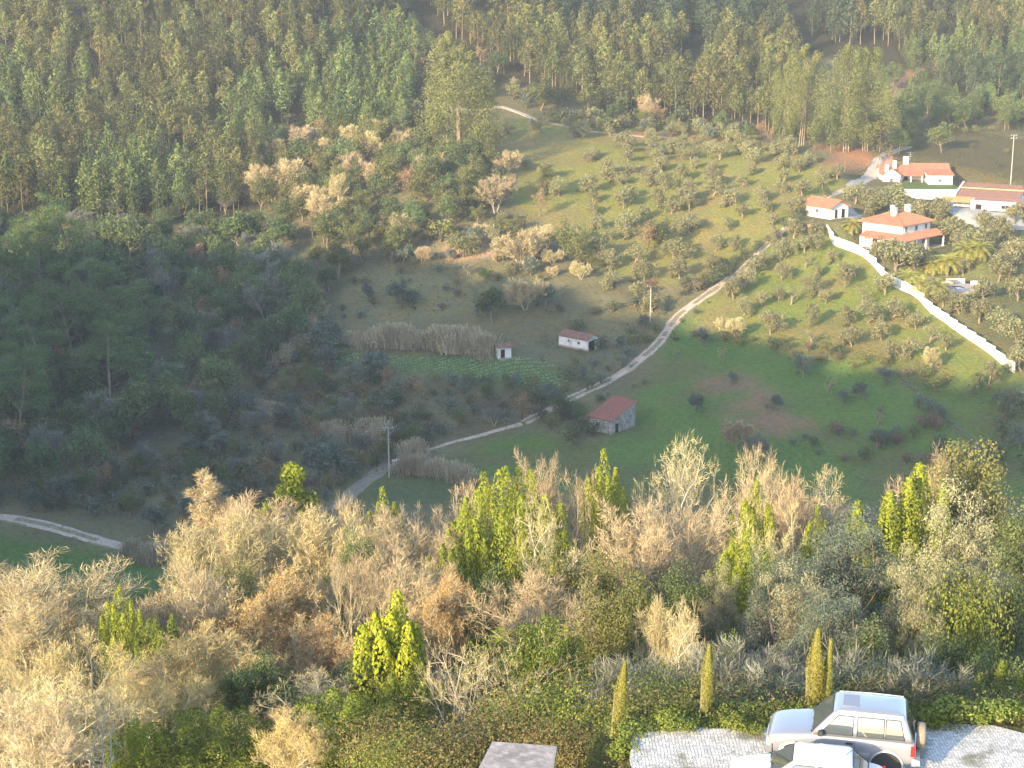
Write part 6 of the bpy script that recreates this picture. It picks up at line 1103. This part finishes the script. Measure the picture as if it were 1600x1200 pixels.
NEAR = [
 (T_up[0], 90, 868, 82, BT, 'tall leafless tree with reddish twigs at the left edge, upright limbs', 210), (T_up[1], 20, 940, 76, BT, 'leafless tree with upright whitish trunks at the very left edge', 150),
 (T_yel[0], 110, 1010, 63, BT, 'sunlit yellowish leafless tree low in the left corner', 250), (T_wide[0], 40, 1070, 57, BT, 'pale leafless tree in the bottom left corner', 200), (T_lau[1], 185, 918, 78, GT, 'bright green laurel right of the tall reddish leafless tree', 75),
 (T_larch, 342, 738, 106, BT, 'tall conical pinkish leafless tree rising above the left thicket', 130), (T_up[0], 398, 765, 103, BT, 'leafless tree with red tipped twigs right of the conical one', 110), (T_pin, 455, 724, 113, 'pine_tree', 'bright yellow green pine rising behind the left leafless trees', 95), (T_up[1], 350, 800, 96, BT, 'leafless tree with thick pale lichen covered limbs in the left thicket', 160),
 (T_lean, 300, 850, 92, BT, 'leafless tree with bleached limbs leaning to the left', 130), (T_dense[0], 300, 890, 82, BT, 'greyish purple twiggy tree in the middle of the left thicket', 190), (T_up[1], 505, 785, 99, BT, 'leafless tree with several white straight trunks in the left thicket', 120), (T_wide[1], 575, 770, 104, BT, 'rounded pinkish leafless tree behind the white trunked one', 140), (T_up[0], 620, 800, 98, BT, 'leafless tree with pinkish top left of the great laurel', 110),
 (T_orange, 440, 885, 83, 'autumn_tree', 'half bare tree holding bright orange yellow leaves', 130), (T_orange, 500, 960, 74, 'autumn_tree', 'reddish brown half bare tree below the orange leaved one', 120), (T_yel[1], 320, 985, 68, BT, 'golden tinted leafless tree in the lower left thicket', 190), (T_white[0], 460, 1035, 62, BT, 'low spreading whitish leafless tree left of the yellow leaved tree', 150), (T_yel[0], 230, 1040, 62, BT, 'yellowish leafless tree between the left corner and golden one', 150),
 (T_yw, 610, 930, 69, 'yellow_tree', 'vivid yellow green leafy tree in the foreground', 110), (T_lau[0], 795, 733, 101, GT, 'great bright laurel of many upright plumes', 170), (T_lau[1], 730, 790, 99, GT, 'smaller bright laurel at the left foot of the great one', 80), (T_lau[1], 948, 704, 113, GT, 'pointed bright laurel standing alone behind the thicket', 75), (T_lau[1], 602, 762, 108, GT, 'low bright laurel peeking over the leafless trees', 70),
 (T_dense[1], 868, 712, 116, BT, 'reddish leafless tree behind the great laurel', 110), (T_wide[1], 700, 755, 109, BT, 'pale pink leafless tree left behind the great laurel', 110), (T_white[0], 1040, 676, 121, BT, 'white twisted leafless tree, highest of the foreground row', 90), (T_white[0], 1100, 690, 115, BT, 'broad white leafless tree right of the highest one', 130), (T_wide[1], 1160, 705, 114, BT, 'pinkish leafless tree behind the broad white one', 100), (T_dense[0], 1220, 735, 108, BT, 'dense pinkish grey leafless tree right of the broad white one', 130),
 (T_dense[1], 1035, 775, 97, BT, 'wide rounded grey pink leafless tree with pale stems', 200), (T_white[0], 870, 775, 96, BT, 'tangled leafless tree right of the great laurel', 90), (T_lau[1], 1180, 755, 99, GT, 'feathery green laurel right of the wide grey pink tree', 85), (T_lau[1], 1160, 828, 89, GT, 'bright laurel mound in front of the feathery one', 100), (T_lean, 1240, 800, 92, BT, 'curved pale leafless tree leaning left, among laurels', 110), (T_white[0], 1300, 742, 108, BT, 'open leafless tree with long pale limbs against the field', 150), (T_lau[1], 1280, 790, 97, GT, 'ivy green laurel beside the curved pale tree', 60),
 (T_lau[2], 1350, 785, 97, GT, 'laurel column, leftmost and lowest of the right row', 58), (T_lau[2], 1383, 765, 98, GT, 'laurel column, second from left in the right row', 60), (T_lau[2], 1416, 742, 99, GT, 'laurel column, third from left in the right row', 62), (T_lau[2], 1449, 722, 100, GT, 'laurel column, tallest at the right of the row', 66),
 (T_ol[0], 1478, 765, 77, 'olive_tree', 'great silvery olive at the right, the largest in the foreground', 225), (T_ol[0], 1420, 860, 72, 'olive_tree', 'silvery olive leaning against the left side of the great one', 130), (T_ol[1], 1325, 822, 84, 'olive_tree', 'blue grey olive behind the silvery ones', 170), (T_ol[0], 1235, 895, 75, 'olive_tree', 'wide grey green olive in the centre right foreground', 200), (T_ol[1], 1300, 930, 68, 'olive_tree', 'dull grey olive below the blue grey one', 150), (T_ol[1], 1255, 868, 80, 'olive_tree', 'dark grey olive behind the wide grey green one', 120),
 (T_ok[0], 1545, 700, 106, 'oak_tree', 'brownish topped oak at the right edge, tallest there', 150), (T_ok[1], 1580, 780, 92, 'oak_tree', 'dark green oak at the right edge behind the great olive', 170), (T_ok[1], 1600, 900, 76, 'oak_tree', 'dark oak at the right edge beside the great olive', 140), (T_dense[0], 1500, 708, 108, BT, 'pinkish brown leafless tree beside the brownish oak', 90),
 (T_dense[0], 880, 885, 79, BT, 'great rounded pinkish tree full of fine twigs in the centre foreground', 250), (T_ok[0], 985, 905, 74, 'oak_tree', 'light green oak merging with the right side of the great rounded tree', 120), (T_grn, 808, 950, 66, 'maple_tree', 'leafy green rounded tree in the centre bottom', 190), (T_fig, 700, 985, 60, 'fig_tree', 'bleached leafless fig spreading its limbs low to the left', 200), (T_up[1], 1045, 930, 70, BT, 'leafless tree with whitish stems left of the wide olive', 90), (T_white[0], 1090, 940, 66, BT, 'grey leafless tree beside the wide olive', 80),
 (T_ok[0], 855, 850, 87, 'oak_tree', 'yellow green oak in front of the great laurel', 110), (T_ok[0], 925, 868, 86, 'oak_tree', 'yellow green oak with pale shoots right of its twin', 100), (T_ok[1], 1050, 872, 86, 'oak_tree', 'dark evergreen oak below the wide grey pink tree', 130), (T_ok[1], 760, 880, 84, 'oak_tree', 'dark green oak left of the yellow green pair', 100), (T_up[0], 655, 872, 85, BT, 'tan leafless tree in the middle of the thicket', 110), (T_laud[1], 700, 850, 90, GT, 'dull green laurel bush between tan leafless trees', 100), (T_ok[0], 390, 880, 88, 'oak_tree', 'green oak half hidden in the left leafless thicket', 100), (T_laud[1], 250, 960, 76, GT, 'dull green laurel in the left leafless thicket', 90), (T_ok[1], 540, 830, 95, 'oak_tree', 'dark oak among the white trunked leafless trees', 90), (T_ol[0], 1110, 880, 84, 'olive_tree', 'silvery olive left of the dark grey one', 110), (T_wide[1], 560, 880, 84, BT, 'brownish leafless tree behind the yellow leaved tree', 130), (T_orange, 700, 890, 80, 'autumn_tree', 'reddish brown tree left of the great rounded pinkish one', 90), (T_up[0], 590, 850, 92, BT, 'slim leafless tree above the yellow leaved tree', 90),
 (T_laud[0], 330, 1105, 56, GT, 'broad green laurel bush at the bottom left', 210), (T_lau[1], 205, 1120, 55, GT, 'bright laurel bush at the bottom left beside the broad one', 100), (T_up[0], 50, 1085, 51, BT, 'golden leafless tree cut by the bottom left corner', 190), (T_white[0], 140, 1085, 53, BT, 'pale crooked leafless tree near the bottom left corner', 120), (T_yel[1], 470, 1100, 53, BT, 'golden leafless bush tree right of the broad green laurel', 110), (T_laud[0], 540, 1080, 58, GT, 'dark green bush in shade beneath the fig', 190), (T_laud[1], 640, 1040, 62, GT, 'dark green bush behind the fig', 110), (T_ok[1], 560, 1010, 68, 'oak_tree', 'dark oak in shade under the yellow leaved tree', 140), (T_ok[1], 1370, 960, 63, 'oak_tree', 'dark oak in shade behind the silver car', 150), (T_ok[1], 1450, 985, 60, 'oak_tree', 'dark oak under the great olive behind the silver car', 150), (T_ok[1], 1530, 1000, 57, 'oak_tree', 'dark oak in shade right of the silver car', 130), (T_laud[1], 1560, 1035, 52, GT, 'rounded green bush at the right above the paving', 110), (T_ok[1], 1150, 985, 62, 'oak_tree', 'dark oak in shade behind the lone cypress', 120),
 (T_bush[3], 1495, 870, 73, 'ivy_bush', 'bright ivy climbing through the middle of the great olive', 90), (T_ok[1], 420, 1010, 66, 'oak_tree', 'dark oak in the lower thicket left of the spreading tree', 120)]
for a in NEAR: ft(a[0], a[1], a[2], a[3], a[4], a[5], wpx=a[6])
# filler trees of the slope, crowded behind and between the named ones
gx, gy = np.meshgrid(np.arange(-85, 85, 5.2), np.arange(62, 205, 5.6)); fx = (gx + rng.uniform(-2, 2, gx.shape)).ravel(); fy = (gy + rng.uniform(-2, 2, gy.shape)).ravel()
nf = 0
for x, y in zip(fx, fy):
    if abs(x) > .3077 * y * 1.06 + 12: continue
    z = float(H(x, y)); lim = np.interp(x / y, [-.31, -.22, -.14, 0, .1, .2, .31], [890, 900, 800, 790, 760, 780, 740]); hmax = 0
    d = ray(800, lim + 55 if y < 130 else lim + 75); hmax = CAMZ + d[2] / d[1] * y - z
    if hmax < 2.0: continue
    h = min(hmax * .8, rr.uniform(3, 4.6) if y < 100 else rr.uniform(4, 7)) * rr.uniform(.75, 1); mix = ([T_ok[1], T_ok[1], T_wide[0], T_up[0], T_ok[0], T_laud[1], T_dense[1]] if y < 125 else [OKT[0], BMT[0], OKL[0], BMP[0]]); 
    if x / y > .12 and y < 125: mix = [T_ok[1], T_ol[1], T_ok[0], T_laud[1], T_dense[1]]
    T_ = rr.choice(mix); bare = T_ in T_wide + T_dense + T_up + BMT + BMP or T_ is T_orange; nf += 1
    place(T_, 'bare_tree' if bare else 'thicket_tree', (x, y, z - .1), h, ('leafless tree in the near slope thicket' if bare else 'leafy tree in the near slope thicket') + zone(*project(x, y, z), (250, 500, 750, 1000, 1250), ('at the left end', 'left of the yellow tree', 'around the yellow tree', 'in the centre', 'behind the cypresses', 'behind the cars'), (900, 1020, 1120), ('back edge,', 'far part,', 'middle part,', 'near part,')), 'tree', 'leafless trees filling the near slope' if bare else 'leafy trees filling the near slope', None, rr.uniform(.8, 1.15))
print('filler', nf)
# cypresses at the parking edge
for px, ty, Y, lb, wf, ln in ((958, 1040, 44.6, 'thin leaning cypress left of the paving, the tallest of the four', .95, .1), (1100, 1013, 45.4, 'lone upright cypress behind the left part of the paving', 1.0, .03), (1268, 993, 46.4, 'taller cypress of the pair behind the silver car bonnet', 1.1, .02), (1287, 1008, 46.5, 'shorter cypress of the pair behind the silver car bonnet', .85, .05)):
    o = ft(T_cy[0] if wf > .9 else T_cy[1], px, ty, Y, 'cypress_tree', lb, wf); o.rotation_euler = (0, ln, 0); o.scale.z *= 1.12; o.scale.x *= 1.25; o.scale.y *= 1.25
# bank bushes
bk = [(1000, 1075, 50), (1040, 1050, 53), (1075, 1065, 51), (1130, 1060, 51), (1170, 1045, 53), (1200, 1060, 51), (1215, 1085, 48.5), (1150, 1085, 48.5), (1045, 1095, 48.5), (1320, 1045, 52), (1365, 1050, 52), (1410, 1045, 53), (1450, 1055, 51), (1490, 1060, 50.5), (1530, 1080, 49), (1590, 1070, 49.5), (900, 1060, 52), (930, 1090, 49), (860, 1110, 48), (950, 1050, 54), (890, 1130, 46.5), (1000, 1120, 47), (700, 1130, 48), (640, 1140, 49), (770, 1110, 50), (830, 1085, 52), (600, 1120, 52), (1240, 1075, 49.5), (1305, 1085, 49), (1560, 1100, 48)]
for i, (px, ty, Y) in enumerate(bk):
    shade = px > 1120; T_ = rr.choice([T_bush[0], T_bush[2]] if shade else [T_bush[0], T_bush[1], T_bush[3], T_bush[0]])
    ft(T_, px, ty, Y, 'bramble_bush', 'tangled bramble bush on the bank' + zone(px, ty, (700, 900, 1030, 1130, 1260, 1400), ('far left of the paving', 'behind the concrete roof', 'left of the leaning cypress', 'beside the leaning cypress', 'between lone and paired cypresses', 'behind the silver car', 'right of the silver car')), rr.uniform(.8, 1.2), 'bramble bushes below the parking area', cat='shrub')
for px, ty, Y in ((1205, 1060, 51), (1440, 1040, 52), (940, 1060, 52), (1080, 1030, 55), (1190, 1020, 56), (1390, 1010, 56), (1330, 1030, 54), (1110, 1040, 53), (1015, 1040, 56)): ft(T_brk, px, ty, Y, 'bare_shrub', 'thin leafless shrub on the bank' + zone(px, ty, (700, 900, 1030, 1130, 1260, 1400), ('far left of the paving', 'behind the concrete roof', 'left of the leaning cypress', 'beside the leaning cypress', 'between lone and paired cypresses', 'behind the silver car', 'right of the silver car')), 1, 'leafless shrubs below the parking area', cat='shrub')
T_weed = [t_blob(280 + i, .6, 1.1, M[('weed','ivy')[i]], 7, 130, .085) for i in range(2)]
for i, (px, py, h) in enumerate(((1010,1146,.5),(1045,1140,.7),(1075,1143,.5),(1150,1143,.6),(1180,1148,.4),(1455,1136,.7),(1490,1128,.9),(1530,1132,.5),(1560,1126,.8),(1590,1124,.6),(985,1160,.8),(972,1185,.7))):
    place(T_weed[i % 2], 'weed_clump', at(px, py), h * .8, 'low green weed clump at the paving edge' + zone(px, py, (1000, 1060, 1130, 1300, 1500), ('by its left corner', 'right of the leaning cypress', 'left of the lone cypress', 'left of the silver car', 'right of the silver car', 'at the frame edge')), 'weeds', 'weed clumps along the paving edge', None, 1.2)
# weeds along the paving and the leafy cover of the bank
def near_under(name, label, cat, n_, xr_, yr_, m, nl, rad, hh, lsz, seed, zoff=0, cond=None, up=.4, asp=.6):
    rg = np.random.default_rng(seed); x = rg.uniform(*xr_, n_); y = rg.uniform(*yr_, n_); k = np.ones(n_, bool) if cond is None else cond(x, y); x, y = x[k], y[k]
    under(name, label, cat, None, 1, seed, m, nl, rad, hh, lsz, world=np.stack([x, y, H(x, y) + zoff], 1), up=up, asp=asp)
off_lot = lambda x, y: (y > 44.35) | (x < 3.3)
near_under('bank_brambles', 'low leafy brambles and ivy covering the bank around the parking area', 'brambles', 5200, (-9.5, 26), (41, 62), leafm('bank_leaf', [(.05,.06,.018),(.09,.11,.025),(.13,.14,.035),(.15,.10,.05)], 0, var=((.05,.045,.025), .5, .45, .6)), 26, .45, .38, .075, 301, cond=lambda x, y: off_lot(x, y) & (vnoise(x, y, 2.6, 61) + .35 * vnoise(x, y, 1.1, 62) > .5))
near_under('bank_ivy', 'dark leafy mounds of ivy on the bank around the parking area', 'ivy', 2600, (-9.5, 26), (44.6, 62), leafm('ivy_bank_leaf', [(.035,.055,.016),(.06,.09,.022),(.10,.13,.03)], 0), 26, .7, .75, .085, 305, cond=lambda x, y: off_lot(x, y) & (vnoise(x, y, 3.1, 71) > .58) & (y > 46))
near_under('weeds', 'bright green weeds growing along the edge of the paving', 'weeds', 5200, (1.2, 26), (43.5, 48.2), M['weed'], 14, .26, .11, .075, 302, cond=lambda x, y: ((y > 44.05 + .3 * vnoise(x, y, .7, 9)) | (x < 3.6)) & ((vnoise(x, y, 1.5, 5) > .5) | ((y > 45.2) & (vnoise(x, y, .8, 5) > .4))))
near_under('joint_grass', 'tufts of grass sprouting between the cobblestones', 'grass', 700, (3.5, 24), (38, 44.2), M['weed'], 7, .10, .05, .045, 303, zoff=.05, cond=lambda x, y: vnoise(x, y, 1.6, 15) > .66, up=1.2, asp=.3)
gx, gy = np.meshgrid(np.arange(-80, 75, 1.5), np.arange(56, 215, 1.6)); gx = gx.ravel() + rng.uniform(-.7, .7, gx.size); gy = gy.ravel() + rng.uniform(-.7, .7, gy.size); k = np.abs(gx) < .3077 * gy * 1.06 + 10; gx, gy = gx[k], gy[k]
under('slope_thicket', 'low brushwood and ivy covering the near slope under the trees', 'brushwood', None, 1, 304, und, 8, .9, .8, .24, world=np.stack([gx, gy, H(gx, gy)], 1))
def haze():
    b = MB(); b.box((-760, -260, float(MZ.min()) - 1.5), (760, 1140, float(max(MZ.max(), CAMZ) + 30)))
    m = bpy.data.materials.new('haze_air'); m.use_nodes = True; T = m.node_tree; T.nodes.remove(T.nodes['Principled BSDF'])
    v = T.nodes.new('ShaderNodeVolumePrincipled'); v.inputs['Density'].default_value = HAZE; v.inputs['Color'].default_value = (.80,.88,1,1); v.inputs['Anisotropy'].default_value = .1
    T.links.new(v.outputs[0], T.nodes['Material Output'].inputs['Volume'])
    o = b.build('haze', m); tag(o, 'pale blue haze hanging in the valley air', 'haze', kind='stuff')
HAZE = .0002
haze()
for o in list(COL.objects):
    if 'label' in o.keys() and not 4 <= len(o['label'].replace(',', '').split()) <= 16: print('LABEL LEN', o.name, o['label'])
